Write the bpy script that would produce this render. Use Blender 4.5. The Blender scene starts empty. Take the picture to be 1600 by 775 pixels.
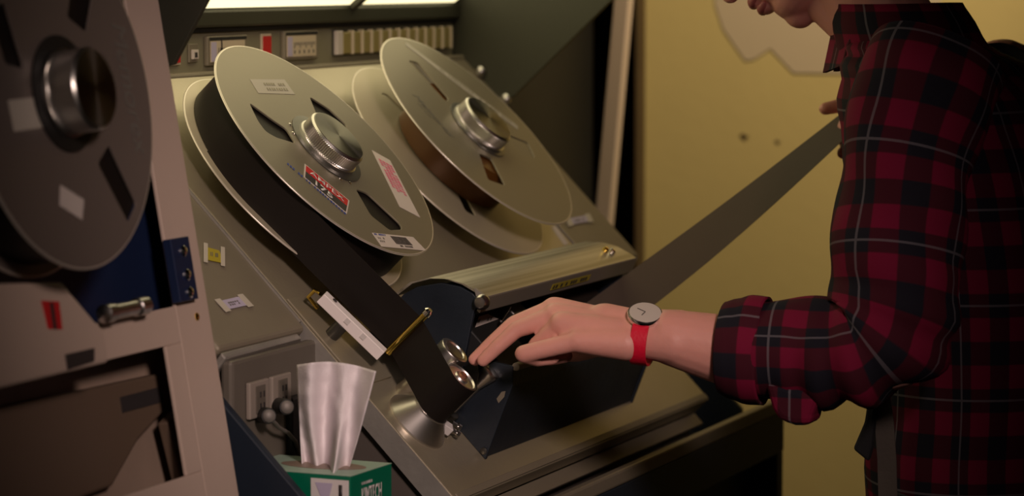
import bpy, bmesh, math, random
from mathutils import Vector, Matrix, noise
from mathutils.geometry import tessellate_polygon
random.seed(7)
R = math.radians
sc = bpy.context.scene
COL = sc.collection
# ------------------------------------------------------------------ camera
F = 4800.316
CAM = Vector((-3.11853329, -1.53535359, 1.4797062))
RC = Matrix(((0.37184498, -0.92829484, 0.0), (-0.08364962, -0.03350734, -0.99593172), (0.92451828, 0.37033222, -0.09011104)))
cam = bpy.data.cameras.new('camera'); camo = bpy.data.objects.new('camera', cam); COL.objects.link(camo)
M = Matrix((RC[0], -RC[1], -RC[2])).transposed().to_4x4(); M.translation = CAM
camo.matrix_world = M
cam.sensor_width = 36; cam.lens = 36 * F / 1600; cam.clip_start = .05
cam.dof.use_dof = True; cam.dof.focus_distance = 3.36; cam.dof.aperture_fstop = 5.0
sc.camera = camo
# ------------------------------------------------------------------ world, lamps, exposure
w = bpy.data.worlds.new('world'); sc.world = w; w.use_nodes = True
w.node_tree.nodes['Background'].inputs[0].default_value = (1.0, .86, .70, 1)
w.node_tree.nodes['Background'].inputs[1].default_value = .008
sc.view_settings.view_transform = 'Standard'; sc.view_settings.look = 'None'
sc.view_settings.gamma = 1; sc.view_settings.exposure = 0; sc.view_settings.use_curve_mapping = False

def lamp(name, kind, loc, target, energy, color, size=.3, spot=40, blend=1.0):
    l = bpy.data.lights.new(name, kind); l.energy = energy; l.color = color
    if kind == 'AREA': l.size = size
    else: l.shadow_soft_size = size
    if kind == 'SPOT': l.spot_size = R(spot); l.spot_blend = blend
    o = bpy.data.objects.new(name, l); COL.objects.link(o); o.location = loc
    o.rotation_euler = (Vector(target) - Vector(loc)).to_track_quat('-Z', 'Y').to_euler()
    return o
lamp('room_spot', 'SPOT', (-2.25, -1.80, 2.15), (-.13, -.21, 1.09), 178, (1.0, .76, .68), .18, 26.8, 1.0)  # cone kept narrow so its falloff stands in for lens vignetting
lamp('wall_wash', 'SPOT', (1.15, -.60, 2.35), (2.0, .12, 1.22), 98, (1.0, .77, .44), .25, 78, 1.0)  # added lamp without a fixture, brightens the yellow wall
HOOD_EMIT = 1.55

# ------------------------------------------------------------------ materials
def mat(name, col, rough=.5, metal=0, bump=0, bscale=60, vary=0, vscale=8, emit=None, spec=None, aniso=None, coat=0, sss=0):
    m = bpy.data.materials.new(name); m.use_nodes = True; nt = m.node_tree; b = nt.nodes['Principled BSDF']
    b.inputs['Base Color'].default_value = (*col, 1); b.inputs['Roughness'].default_value = rough
    b.inputs['Metallic'].default_value = metal
    if spec is not None: b.inputs['Specular IOR Level'].default_value = spec
    if coat: b.inputs['Coat Weight'].default_value = coat; b.inputs['Coat Roughness'].default_value = .15
    if sss: b.inputs['Subsurface Weight'].default_value = sss; b.inputs['Subsurface Radius'].default_value = (.012, .004, .002); b.inputs['Subsurface Scale'].default_value = 1
    tc = nt.nodes.new('ShaderNodeTexCoord')
    if vary:
        n = nt.nodes.new('ShaderNodeTexNoise'); n.inputs['Scale'].default_value = vscale; n.inputs['Detail'].default_value = 6
        nt.links.new(tc.outputs['Object'], n.inputs['Vector'])
        r = nt.nodes.new('ShaderNodeMapRange'); r.inputs[1].default_value = .3; r.inputs[2].default_value = .7
        r.inputs[3].default_value = 1 - vary; r.inputs[4].default_value = 1 + vary
        nt.links.new(n.outputs['Fac'], r.inputs[0])
        x = nt.nodes.new('ShaderNodeMix'); x.data_type = 'RGBA'; x.blend_type = 'MULTIPLY'; x.inputs[0].default_value = 1
        x.inputs[6].default_value = (*col, 1); nt.links.new(r.outputs[0], x.inputs[7]); nt.links.new(x.outputs[2], b.inputs['Base Color'])
    if bump:
        n = nt.nodes.new('ShaderNodeTexNoise'); n.inputs['Scale'].default_value = bscale; n.inputs['Detail'].default_value = 4
        nt.links.new(tc.outputs['Object'], n.inputs['Vector'])
        u = nt.nodes.new('ShaderNodeBump'); u.inputs['Strength'].default_value = bump; u.inputs['Distance'].default_value = .002
        nt.links.new(n.outputs['Fac'], u.inputs['Height']); nt.links.new(u.outputs[0], b.inputs['Normal'])
    if emit: b.inputs['Emission Color'].default_value = (*emit[0], 1); b.inputs['Emission Strength'].default_value = emit[1]
    return m
def brushed(name, col, rough, axis, scale=400, strength=.25, metal=1.0):
    m = mat(name, col, rough, metal); nt = m.node_tree; b = nt.nodes['Principled BSDF']
    tc = [n for n in nt.nodes if n.type == 'TEX_COORD'][0]
    mp = nt.nodes.new('ShaderNodeMapping'); s = [scale] * 3; s[axis] = 4; mp.inputs['Scale'].default_value = s
    n = nt.nodes.new('ShaderNodeTexNoise'); n.inputs['Scale'].default_value = 1
    nt.links.new(tc.outputs['Object'], mp.inputs[0]); nt.links.new(mp.outputs[0], n.inputs['Vector'])
    u = nt.nodes.new('ShaderNodeBump'); u.inputs['Strength'].default_value = strength; u.inputs['Distance'].default_value = .0006
    nt.links.new(n.outputs['Fac'], u.inputs['Height']); nt.links.new(u.outputs[0], b.inputs['Normal'])
    return m
Mt = dict(
    deck=mat('deck_grey', (.40, .35, .25), .34, .5, .12, 160, .06, 5),
    frame=mat('frame_grey', (.25, .215, .155), .5, .2, .1, 90, .1, 6),
    edge=mat('slab_edge', (.40, .375, .34), .42, .5, .2, 120, .1, 30),
    body=mat('body_brown', (.085, .07, .06), .6, 0, .1, 60, .1, 8),
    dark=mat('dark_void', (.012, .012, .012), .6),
    navy=mat('navy_paint', (.014, .020, .030), .45, .1, .15, 110, .2, 20),
    navyworn=mat('navy_side', (.010, .017, .030), .55, 0, .08, 90, .1, 10),
    blue=mat('blue_panel', (.010, .019, .058), .4, .1, .05, 60, .1, 10),
    chrome=mat('chrome', (.80, .77, .74), .14, 1),
    steel=mat('steel', (.52, .50, .48), .3, 1),
    knob=mat('knob_aluminium', (.62, .60, .56), .32, 1, .05, 200),
    knobface=None,
    reel=mat('reel_flange', (.235, .205, .145), .42, .35, .04, 60, .03, 6),
    reelb=mat('reel_flange_light', (.50, .44, .32), .42, .3, .04, 60, .03, 6),
    reeld=mat('reel_flange_mauve', (.19, .155, .135), .45, .3, .04, 60, .03, 6),
    hubring=mat('hub_ring', (.08, .075, .065), .35, .6),
    tape=mat('tape_black', (.012, .009, .0075), .5, 0, .03, 300, spec=.25),
    tapeside=mat('tape_brown', (.062, .040, .022), .65, 0, .03, 200, .08, 14),
    amber=mat('tape_amber', (.12, .045, .008), .3, .1),
    gold=mat('gold_and_reflection', (.85, .60, .14), .16, 1),  # gold parts, plus the yellow reflection painted onto the guide post
    white=mat('white_plastic', (.72, .68, .66), .35),
    paper=mat('label_paper', (.62, .55, .50), .6),
    lav=mat('label_lavender', (.50, .45, .60), .5),
    tapecl=mat('masking_tape', (.55, .50, .42), .5),
    faint=mat('faint_label', (.42, .385, .33), .55),
    ink=mat('ink', (.035, .03, .03), .5),
    greyink=mat('grey_ink', (.15, .14, .12), .5),
    red=mat('red_print', (.55, .015, .02), .4),
    blueink=mat('blue_print', (.03, .06, .30), .45),
    pink=mat('pink_print', (.75, .16, .26), .5),
    yel=mat('yellow_label', (.42, .34, .03), .5),
    meter=mat('meter_face', (.60, .50, .36), .4),
    lamp=mat('lamp_diffuser', (.9, .88, .8), .5, emit=((1.0, .86, .50), HOOD_EMIT)),
    hood=mat('hood_olive', (.050, .050, .034), .45, .2, .05, 60, .1, 6),
    bridge=mat('bridge_grey', (.27, .25, .17), .45, .2, .05, 80, .08, 8),
    cream=mat('cream_paint', (.54, .42, .345), .5, 0, .12, 120, .04, 5),
    creamd=mat('cream_dark', (.30, .22, .17), .5, 0, .1, 80, .1, 10),  # darker tone of the cream
    glass=mat('dark_glass', (.01, .01, .012), .08),
    green=mat('box_green', (.0, .145, .075), .4),
    boxtop=mat('box_top', (.36, .50, .40), .5),
    tissue=mat('tissue', (.84, .78, .80), .8, 0, .25, 500, .03, 30, sss=.0),
    skin=mat('skin', (.72, .33, .27), .5, 0, .12, 220, .06, 25, sss=.12),
    lips=mat('lips', (.42, .13, .12), .45),
    hair=mat('hair', (.03, .018, .010), .6, 0, .8, 300),
    eye=mat('eye', (.7, .68, .65), .2),
    trouser=mat('trousers', (.015, .016, .022), .8, 0, .4, 300),
    apron=mat('black_cloth', (.012, .012, .014), .85, 0, .3, 200),
    strap=mat('grey_strap', (.11, .09, .075), .8, 0, .3, 200),
    leather=mat('red_leather', (.68, .006, .035), .45, 0, .2, 300),
    wallm=mat('yellow_wall', (.44, .355, .165), .75, 0, .25, 40, .05, 2),
    patch=mat('bare_plaster', (.42, .345, .27), .8, 0, .1, 40),
    brownwall=mat('brown_wall', (.07, .045, .022), .6, 0, .1, 30, .2, 4),
    polem=mat('pale_pole', (.62, .50, .44), .5),
    floorm=mat('floor_lino', (.07, .065, .06), .5, 0, .1, 30, .15, 6),
    rack=mat('rack_black', (.010, .009, .008), .6, 0, .1, 30, .2, 5),
    rubber=mat('rubber', (.01, .01, .01), .5),
)
Mt['rim'] = mat('rim_highlight', (.70, .64, .55), .3, .4)  # pale colour paints the highlight along the flange edge
Mt['creamplate'] = mat('dull_cream_plastic', (.30, .255, .215), .5)  # dull cream of the outlet plates
Mt['well'] = mat('well_grey_shaded', (.15, .13, .105), .5, .1, .1, 60, .1, 8)  # frame grey made darker, the shade of the well put into it
Mt['bracket'] = mat('bracket_tan', (.13, .088, .060), .5)
Mt['hubring2b'] = mat('plug_metal', (.22, .20, .18), .6, .5)
Mt['knobface'] = mat('knob_face', (.24, .225, .20), .30, 1)
Mt['knobface'].node_tree.nodes['Principled BSDF'].inputs['Anisotropic'].default_value = .85
_nt = Mt['knobface'].node_tree; _tg = _nt.nodes.new('ShaderNodeTangent'); _tg.direction_type = 'RADIAL'; _tg.axis = 'Z'
_nt.links.new(_tg.outputs[0], _nt.nodes['Principled BSDF'].inputs['Tangent'])
Mt['lid'] = brushed('brushed_lid', (.42, .40, .33), .33, 0, 260, .5)
_nt = Mt['lid'].node_tree; _tc = [n for n in _nt.nodes if n.type == 'TEX_COORD'][0]
_mp = _nt.nodes.new('ShaderNodeMapping'); _mp.inputs['Scale'].default_value = (1.2, 90, 90); _nz = _nt.nodes.new('ShaderNodeTexNoise'); _nz.inputs['Scale'].default_value = 1; _nz.inputs['Detail'].default_value = 3
_rp = _nt.nodes.new('ShaderNodeValToRGB'); _rp.color_ramp.elements[0].position = .35; _rp.color_ramp.elements[0].color = (.30, .27, .19, 1); _rp.color_ramp.elements[1].position = .65; _rp.color_ramp.elements[1].color = (.56, .52, .42, 1)
_nt.links.new(_tc.outputs['Object'], _mp.inputs[0]); _nt.links.new(_mp.outputs[0], _nz.inputs['Vector']); _nt.links.new(_nz.outputs['Fac'], _rp.inputs[0]); _nt.links.new(_rp.outputs[0], _nt.nodes['Principled BSDF'].inputs['Base Color'])
_nt.nodes['Principled BSDF'].inputs['Metallic'].default_value = .6
Mt['cone'] = mat('cone_metal', (.80, .76, .72), .34, 1)
Mt['capm'] = mat('cap_metal', (.75, .71, .66), .3, 1)

# tartan in UV space (metres)
def plaid():
    m = mat('plaid_cloth', (.3, .02, .05), .85); nt = m.node_tree; b = nt.nodes['Principled BSDF']; L = nt.links
    b.inputs['Specular IOR Level'].default_value = .15
    uv = nt.nodes.new('ShaderNodeUVMap'); uv.uv_map = 'UVMap'
    sp = nt.nodes.new('ShaderNodeSeparateXYZ'); L.new(uv.outputs[0], sp.inputs[0])
    def math_(op, a, bb=None):
        n = nt.nodes.new('ShaderNodeMath'); n.operation = op
        for i, v in enumerate((a, bb)):
            if v is None: continue
            if isinstance(v, (int, float)): n.inputs[i].default_value = v
            else: L.new(v, n.inputs[i])
        return n.outputs[0]
    P = .052; bands = []; lines = []
    for k in (0, 1):
        fr = math_('FRACT', math_('DIVIDE', math_('ADD', sp.outputs[k], 10.0), P))
        d = math_('ABSOLUTE', math_('SUBTRACT', fr, .5))
        mr = nt.nodes.new('ShaderNodeMapRange'); mr.inputs[1].default_value = .235; mr.inputs[2].default_value = .265
        L.new(d, mr.inputs[0]); bands.append(mr.outputs[0])           # 0 dark band, 1 red band
        fr2 = math_('FRACT', math_('DIVIDE', math_('ADD', sp.outputs[k], 10.0), P * 2))
        lines.append(math_('LESS_THAN', math_('ABSOLUTE', math_('SUBTRACT', fr2, .25)), .012))
    s = math_('MULTIPLY', math_('ADD', bands[0], bands[1]), .5)
    cr = nt.nodes.new('ShaderNodeValToRGB'); e = cr.color_ramp.elements
    e[0].position = 0; e[0].color = (.013, .012, .019, 1); e[1].position = 1; e[1].color = (.185, .007, .034, 1)
    k = cr.color_ramp.elements.new(.5); k.color = (.060, .008, .016, 1)
    L.new(s, cr.inputs[0])
    ln = math_('MULTIPLY', math_('MAXIMUM', lines[0], lines[1]), .33)
    mx = nt.nodes.new('ShaderNodeMix'); mx.data_type = 'RGBA'; L.new(ln, mx.inputs[0]); L.new(cr.outputs[0], mx.inputs[6]); mx.inputs[7].default_value = (.30, .27, .30, 1)
    L.new(mx.outputs[2], b.inputs['Base Color'])
    return m
Mt['plaid'] = plaid()

# ------------------------------------------------------------------ geometry frames
TH = 0.8001026743822793
U = Vector((1, 0, 0)); V = Vector((0, math.cos(TH), math.sin(TH))); N = Vector((0, -math.sin(TH), math.cos(TH)))
O = Vector((0, 0, 1.22))
def dk(u, v, n): return O + u * U + v * V + n * N            # console deck frame
def ray(x, y): return RC.transposed() @ Vector(((x - 800) / F, (y - 387.5) / F, 1))
def on_x(x, y, X): d = ray(x, y); return CAM + d * ((X - CAM.x) / d.x)   # sight line met by an upright plane
def on_y(x, y, Y): d = ray(x, y); return CAM + d * ((Y - CAM.y) / d.y)
def on_deck(x, y, n): d = ray(x, y); return CAM + d * ((n - (CAM - O).dot(N)) / d.dot(N))

ORG = {}
def link(name, me, m, parent=None, smooth=False):
    o = bpy.data.objects.new(name, me); COL.objects.link(o)
    if m is not None:
        me.materials.clear()
        for mm in (m if isinstance(m, (list, tuple)) else [m]): me.materials.append(mm)
    if smooth:
        for p in me.polygons: p.use_smooth = True
        if smooth is not True and smooth > 0: me.set_sharp_from_angle(angle=R(smooth))
    if parent is not None:
        o.parent = parent
        r = parent
        while r.parent: r = r.parent
        org = ORG.get(r.name)
        if org is not None: me.transform(Matrix.Translation(-org))
    return o
def mesh(name, verts, faces, m, parent=None, smooth=False):
    me = bpy.data.meshes.new(name); me.from_pydata([tuple(v) for v in verts], [], faces)
    bm = bmesh.new(); bm.from_mesh(me); bmesh.ops.recalc_face_normals(bm, faces=bm.faces); bm.to_mesh(me); bm.free()
    return link(name, me, m, parent, smooth)
def from_bm(name, bm, m, parent=None, smooth=False):
    me = bpy.data.meshes.new(name); bmesh.ops.recalc_face_normals(bm, faces=bm.faces); bm.to_mesh(me); bm.free()
    return link(name, me, m, parent, smooth)
def tag(o, label=None, cat=None, group=None, kind=None):
    if label: o['label'] = label
    if cat: o['category'] = cat
    if group: o['group'] = group
    if kind: o['kind'] = kind
    return o
def empty(name, loc, label, cat, group=None, rot=None, local=False):
    o = bpy.data.objects.new(name, None); COL.objects.link(o); o.location = loc; o.empty_display_size = .05
    if rot is not None: o.rotation_euler = rot.to_euler() if hasattr(rot, 'to_euler') else rot
    if not local: ORG[o.name] = Vector(loc)
    return tag(o, label, cat, group)

def frame_box(bm, c, ax, hs, bev=0, seg=2):
    """box centred c with unit axes ax[3], half sizes hs"""
    vs = []
    for sx in (-1, 1):
        for sy in (-1, 1):
            for sz in (-1, 1):
                vs.append(bm.verts.new(Vector(c) + ax[0] * (sx * hs[0]) + ax[1] * (sy * hs[1]) + ax[2] * (sz * hs[2])))
    fs = [bm.faces.new([vs[i] for i in q]) for q in ((0, 1, 3, 2), (4, 6, 7, 5), (0, 4, 5, 1), (2, 3, 7, 6), (0, 2, 6, 4), (1, 5, 7, 3))]
    bmesh.ops.recalc_face_normals(bm, faces=fs)
    if bev:
        es = list({e for f in fs for e in f.edges})
        bmesh.ops.bevel(bm, geom=es, offset=bev, segments=seg, affect='EDGES', profile=.5)
XYZ = (Vector((1, 0, 0)), Vector((0, 1, 0)), Vector((0, 0, 1)))
UVN = (U, V, N)
def wbox(name, lo, hi, m, parent=None, bev=0):
    bm = bmesh.new(); lo = Vector(lo); hi = Vector(hi); frame_box(bm, (lo + hi) / 2, XYZ, (hi - lo) / 2, bev)
    return from_bm(name, bm, m, parent)
def dbox(name, lo, hi, m, parent=None, bev=0, seg=2):
    lo = Vector(lo); hi = Vector(hi); c = (lo + hi) / 2; bm = bmesh.new()
    frame_box(bm, dk(*c), UVN, (hi - lo) / 2, bev, seg)
    return from_bm(name, bm, m, parent)
def lathe_bm(bm, base, axis, prof, seg=48, cap=True):
    axis = Vector(axis).normalized(); a = axis.orthogonal().normalized(); b = axis.cross(a)
    rings = []
    for r, h in prof:
        if r < 1e-6: rings.append([bm.verts.new(base + axis * h)])
        else: rings.append([bm.verts.new(base + axis * h + (a * math.cos(2 * math.pi * i / seg) + b * math.sin(2 * math.pi * i / seg)) * r) for i in range(seg)])
    for A, B in zip(rings, rings[1:]):
        for i in range(seg):
            j = (i + 1) % seg
            if len(A) == 1 and len(B) == 1: continue
            if len(A) == 1: bm.faces.new((A[0], B[i], B[j]))
            elif len(B) == 1: bm.faces.new((A[i], A[j], B[0]))
            else: bm.faces.new((A[i], A[j], B[j], B[i]))
    if cap:
        for Rg in (rings[0], rings[-1]):
            if len(Rg) > 2: bm.faces.new(Rg)
def lathe(name, base, axis, prof, m, parent=None, seg=48, smooth=40, cap=True):
    bm = bmesh.new(); lathe_bm(bm, Vector(base), axis, prof, seg, cap)
    return from_bm(name, bm, m, parent, smooth)
def prism(name, pts, d, m, parent=None, bev=0):
    """closed polygon (3-D points, planar) swept along d"""
    bm = bmesh.new(); a = [bm.verts.new(p) for p in pts]; b = [bm.verts.new(Vector(p) + Vector(d)) for p in pts]
    n = len(pts)
    fs = [bm.faces.new(a), bm.faces.new(b[::-1])] + [bm.faces.new((a[i], b[i], b[(i + 1) % n], a[(i + 1) % n])) for i in range(n)]
    bmesh.ops.recalc_face_normals(bm, faces=fs)
    if bev: bmesh.ops.bevel(bm, geom=list({e for f in fs for e in f.edges}), offset=bev, segments=2, affect='EDGES', profile=.5)
    return from_bm(name, bm, m, parent)
def tube_bm(bm, pts, rad, seg=12):
    pts = [Vector(p) for p in pts]; rad = rad if hasattr(rad, '__len__') else [rad] * len(pts)
    rings = []; prev = None
    for i, p in enumerate(pts):
        t = (pts[min(i + 1, len(pts) - 1)] - pts[max(i - 1, 0)]).normalized()
        a = (t.orthogonal() if prev is None else prev - t * prev.dot(t)).normalized(); prev = a; b = t.cross(a)
        rings.append([bm.verts.new(p + (a * math.cos(2 * math.pi * k / seg) + b * math.sin(2 * math.pi * k / seg)) * rad[i]) for k in range(seg)])
    for A, B in zip(rings, rings[1:]):
        for i in range(seg): bm.faces.new((A[i], A[(i + 1) % seg], B[(i + 1) % seg], B[i]))
    bm.faces.new(rings[0]); bm.faces.new(rings[-1])
def tube(name, pts, rad, m, parent=None, seg=12):
    bm = bmesh.new(); tube_bm(bm, pts, rad, seg); return from_bm(name, bm, m, parent, 50)
def ribbon(name, pts, wid, m, parent=None, th=.0005):
    """tape: list of (centre, half-width vector)"""
    bm = bmesh.new(); rows = []
    for i, (p, wv) in enumerate(zip(pts, wid)):
        t = (pts[min(i + 1, len(pts) - 1)] - pts[max(i - 1, 0)]).normalized(); nn = t.cross(wv).normalized() * th / 2
        rows.append([bm.verts.new(q) for q in (p - wv - nn, p + wv - nn, p + wv + nn, p - wv + nn)])
    for A, B in zip(rows, rows[1:]):
        for i in range(4): bm.faces.new((A[i], A[(i + 1) % 4], B[(i + 1) % 4], B[i]))
    bm.faces.new(rows[0]); bm.faces.new(rows[-1])
    return from_bm(name, bm, m, parent, 40)
def curve_to_mesh(cu):
    o = bpy.data.objects.new('tmp', cu); COL.objects.link(o)
    dg = bpy.context.evaluated_depsgraph_get(); dg.update()
    me = bpy.data.meshes.new_from_object(o.evaluated_get(dg)); bpy.data.objects.remove(o); return me
def plate2d(polys, half, bev=0):
    cu = bpy.data.curves.new('c', 'CURVE'); cu.dimensions = '2D'; cu.fill_mode = 'BOTH'; cu.extrude = half; cu.bevel_depth = bev; cu.bevel_resolution = 2
    if bev: cu.offset = -bev
    for P in polys:
        s = cu.splines.new('POLY'); s.points.add(len(P) - 1); s.use_cyclic_u = True
        for i, (x, y) in enumerate(P): s.points[i].co = (x, y, 0, 1)
    return curve_to_mesh(cu)
def text_on(name, s, bl, br, tl, m, parent, lift=.0004, shear=0, bold=0):
    """lettering stretched onto the parallelogram bottom-left, bottom-right, top-left"""
    cu = bpy.data.curves.new('t', 'FONT'); cu.body = s; cu.extrude = 0; cu.shear = shear; cu.offset = bold
    me = curve_to_mesh(cu)
    xs = [v.co.x for v in me.vertices]; ys = [v.co.y for v in me.vertices]
    x0, x1, y0, y1 = min(xs), max(xs), min(ys), max(ys)
    bl, br, tl = Vector(bl), Vector(br), Vector(tl); a = br - bl; b = tl - bl; nn = a.cross(b).normalized() * lift
    for v in me.vertices: v.co = bl + a * ((v.co.x - x0) / (x1 - x0)) + b * ((v.co.y - y0) / (y1 - y0)) + nn
    bm = bmesh.new(); bm.from_mesh(me)
    r = bmesh.ops.extrude_face_region(bm, geom=bm.faces[:]); bmesh.ops.translate(bm, verts=[g for g in r['geom'] if isinstance(g, bmesh.types.BMVert)], vec=nn * .5)
    bm.to_mesh(me); bm.free()
    return link(name, me, m, parent)
def quad(name, c4, m, parent, th=.0004, out=None):
    """thin card on four corners; lifted outward"""
    c4 = [Vector(c) for c in c4]; n = (c4[1] - c4[0]).cross(c4[3] - c4[0]).normalized()
    if out is not None and n.dot(out) < 0: n = -n
    return prism(name, c4, n * th, m, parent)
def strokes(name, bl, br, tl, rows, m, parent, lift=.0005, fill=.55, seed=1, cols=14):
    """rows of small unreadable characters"""
    rnd = random.Random(seed); bl, br, tl = Vector(bl), Vector(br), Vector(tl); a = br - bl; b = tl - bl; nn = a.cross(b).normalized()
    bm = bmesh.new()
    for r in range(rows):
        y0 = (r + .2) / rows; y1 = (r + .2 + fill) / rows
        for c in range(cols):
            if rnd.random() < .12: continue
            x0 = (c + .12) / cols; x1 = (c + .5 + .35 * rnd.random()) / cols
            q = [bl + a * x + b * y + nn * lift for x, y in ((x0, y0), (x1, y0), (x1, y1), (x0, y1))]
            v = [bm.verts.new(p) for p in q] + [bm.verts.new(p + nn * .0002) for p in q]
            bm.faces.new(v[:4][::-1]); bm.faces.new(v[4:])
            for i in range(4): bm.faces.new((v[i], v[(i + 1) % 4], v[4 + (i + 1) % 4], v[4 + i]))
    return from_bm(name, bm, m, parent)
def structure(o): o['kind'] = 'structure'; return o

# ================================================================== THE ROOM
structure(wbox('floor', (-3.4, -3.2, -.05), (2.6, 2.2, 0), Mt['floorm']))
structure(wbox('wall_right', (2.0, -3.2, 0), (2.1, .268, 2.7), Mt['wallm']))
structure(wbox('wall_recess', (2.5, .268, 0), (2.6, 2.2, 2.7), Mt['brownwall']))
structure(wbox('wall_back', (-3.4, 2.2, 0), (2.6, 2.3, 2.7), Mt['brownwall']))
structure(wbox('ceiling', (-3.4, -3.2, 2.7), (2.6, 2.3, 2.75), Mt['floorm']))
structure(wbox('trim_1', (1.965, .262, 0), (2.0, .268, 2.7), Mt['brownwall']))
# pale patch with a jagged lower edge on the wall
pt = [(1112, -60), (1118, 8), (1130, 45), (1165, 95), (1180, 92), (1204, 76), (1240, 114), (1400, 116), (1470, 118), (1470, -60)]
tag(prism('wall_patch', [on_x(x, y, 1.999) for x, y in pt], (-.0015, 0, 0), Mt['patch']), 'pale bare patch with a jagged lower edge high on the yellow wall', 'patch')
for (x, y, r), lb_ in (((1163, 214, .005), 'larger dark scuff mark on the yellow wall, left of its neighbour'), ((1215, 222, .003), 'smaller dark scuff mark on the yellow wall, nearer the shirt sleeve')):
    c_ = on_x(x, y, 1.9995); pl = [c_ + Vector((0, r * (1 + .4 * math.sin(3 * t)) * math.cos(t) * 1.3, r * (1 + .4 * math.sin(2 * t)) * math.sin(t))) for t in [2 * math.pi * k / 18 for k in range(18)]]
    tag(prism('wall_scuff', pl, (-.0012, 0, 0), Mt['brownwall']), lb_, 'scuff', 'scuff marks on the yellow wall')
# leaning pale pole and the dark rack behind the console
a0, a1 = on_x(980, -60, 1.42), on_x(948, 300, 1.42); dd = (a1 - a0).normalized(); bot = a0 + dd * ((a0.z - .0) / -dd.z)
wv = dd.cross(Vector((1, 0, 0))).normalized()
bm = bmesh.new(); frame_box(bm, (a0 - dd * .4 + bot) / 2, (wv, Vector((1, 0, 0)), dd), (.0125, .012, ((a0 - dd * .4) - bot).length / 2 - .006), .002)
tag(from_bm('leaning_batten', bm, Mt['polem']), 'pale flat batten leaning upright between the dark rack and the yellow wall', 'batten')
rk = empty('equipment_rack', (1.75, .55, 0), 'tall near-black equipment rack standing in the dark behind the right end of the console', 'rack')
wbox('cabinet', (1.55, .34, 0), (1.95, 1.2, 2.1), Mt['rack'], rk, .006)
wbox('door', (1.53, .40, .1), (1.55, 1.12, 2.0), Mt['rack'], rk, .004)
wbox('handle', (1.515, .43, 1.0), (1.53, .445, 1.14), Mt['steel'], rk, .003)

# ================================================================== CONSOLE
CO = Vector((.25, .1, 0))
tm = empty('tape_machine', CO, 'large grey open-reel video tape console with sloping deck under a lit hood', 'tape machine', 'open-reel video tape machines')
ZB = .86
dp = dbox('deck_plate', (-.165, -.418, -.026), (.682, .193, 0), [Mt['deck']], tm, .0015)
dbox('deck_edge_strip', (-.1665, -.4185, -.0258), (-.1652, .10, -.0012), Mt['edge'], dp)
# stiffening groove lines on the front rim
dbox('deck_rim', (-.160, -.4165, 0), (.678, -.408, .0022), Mt['frame'], dp, .0008)
dbox('deck_lip', (-.165, -.436, -.034), (.682, -.418, -.028), Mt['frame'], dp, .001)
# side frames
def side_frame(u0, u1, v0):
    o = dbox('side_frame', (u0, v0, -.034), (u1, .193, -.001), Mt['frame'], tm, .006, 3); return o
sf1 = side_frame(-.37, -.1685, -.170); sf2 = side_frame(.6845, .872, -.186)
dbox('frame_bead', (-.1735, -.160, -.001), (-.1700, .19, .0012), Mt['edge'], sf1)
dbox('frame_bead', (.6865, -.160, -.001), (.690, .19, .0012), Mt['edge'], sf2)
# rounded front corner of the left frame
prism('frame_end', [dk(-.366, -.1705, -.004), dk(-.19, -.1705, -.004), dk(-.178, -.168, -.010), dk(-.172, -.170, -.034), dk(-.366, -.175, -.034)], V * -.008, Mt['edge'], sf1, .002)
# body below the deck
yb = .34
def side_poly(X, n0, vlow, zl=0.0):
    a = dk(X, .193, n0); b = dk(X, vlow, n0)
    return [Vector((X, yb, a.z)), a, b, Vector((X, b.y, zl)), Vector((X, yb, zl))]
prism('body_side', side_poly(-.155, -.030, -.412, .05), (.83, 0, 0), Mt['body'], tm)
prism('side_panel', side_poly(-.372, -.036, -.436), (.012, 0, 0), Mt['navyworn'], tm, .002)
prism('side_panel', side_poly(.862, -.036, -.436), (.012, 0, 0), Mt['navyworn'], tm, .002)
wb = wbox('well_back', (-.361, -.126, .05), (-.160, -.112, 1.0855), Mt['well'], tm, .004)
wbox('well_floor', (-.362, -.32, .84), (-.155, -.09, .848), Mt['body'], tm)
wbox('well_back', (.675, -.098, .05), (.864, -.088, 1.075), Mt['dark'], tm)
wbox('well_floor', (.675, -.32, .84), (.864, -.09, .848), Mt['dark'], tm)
# front rail, fascia and kick space
fr = wbox('front_rail', (-.372, -.338, .882), (.874, -.325, .900), Mt['frame'], tm, .003)
wbox('fascia', (-.372, -.336, .826), (.874, -.325, .8815), Mt['navyworn'], tm, .002)
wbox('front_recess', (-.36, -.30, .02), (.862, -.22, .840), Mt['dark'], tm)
for X in (.40, .445):
    lathe('knob', (X, -.30, .79), (0, -1, .1), [(.006, 0), (.006, .012), (.012, .014), (.012, .028), (.010, .03)], Mt['frame'], tm, 24)
wbox('front_leg', (.846, -.335, 0), (.874, -.30, .826), Mt['navyworn'], tm, .002)
wbox('front_leg', (-.372, -.335, 0), (-.344, -.30, .826), Mt['navyworn'], tm, .002)
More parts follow.
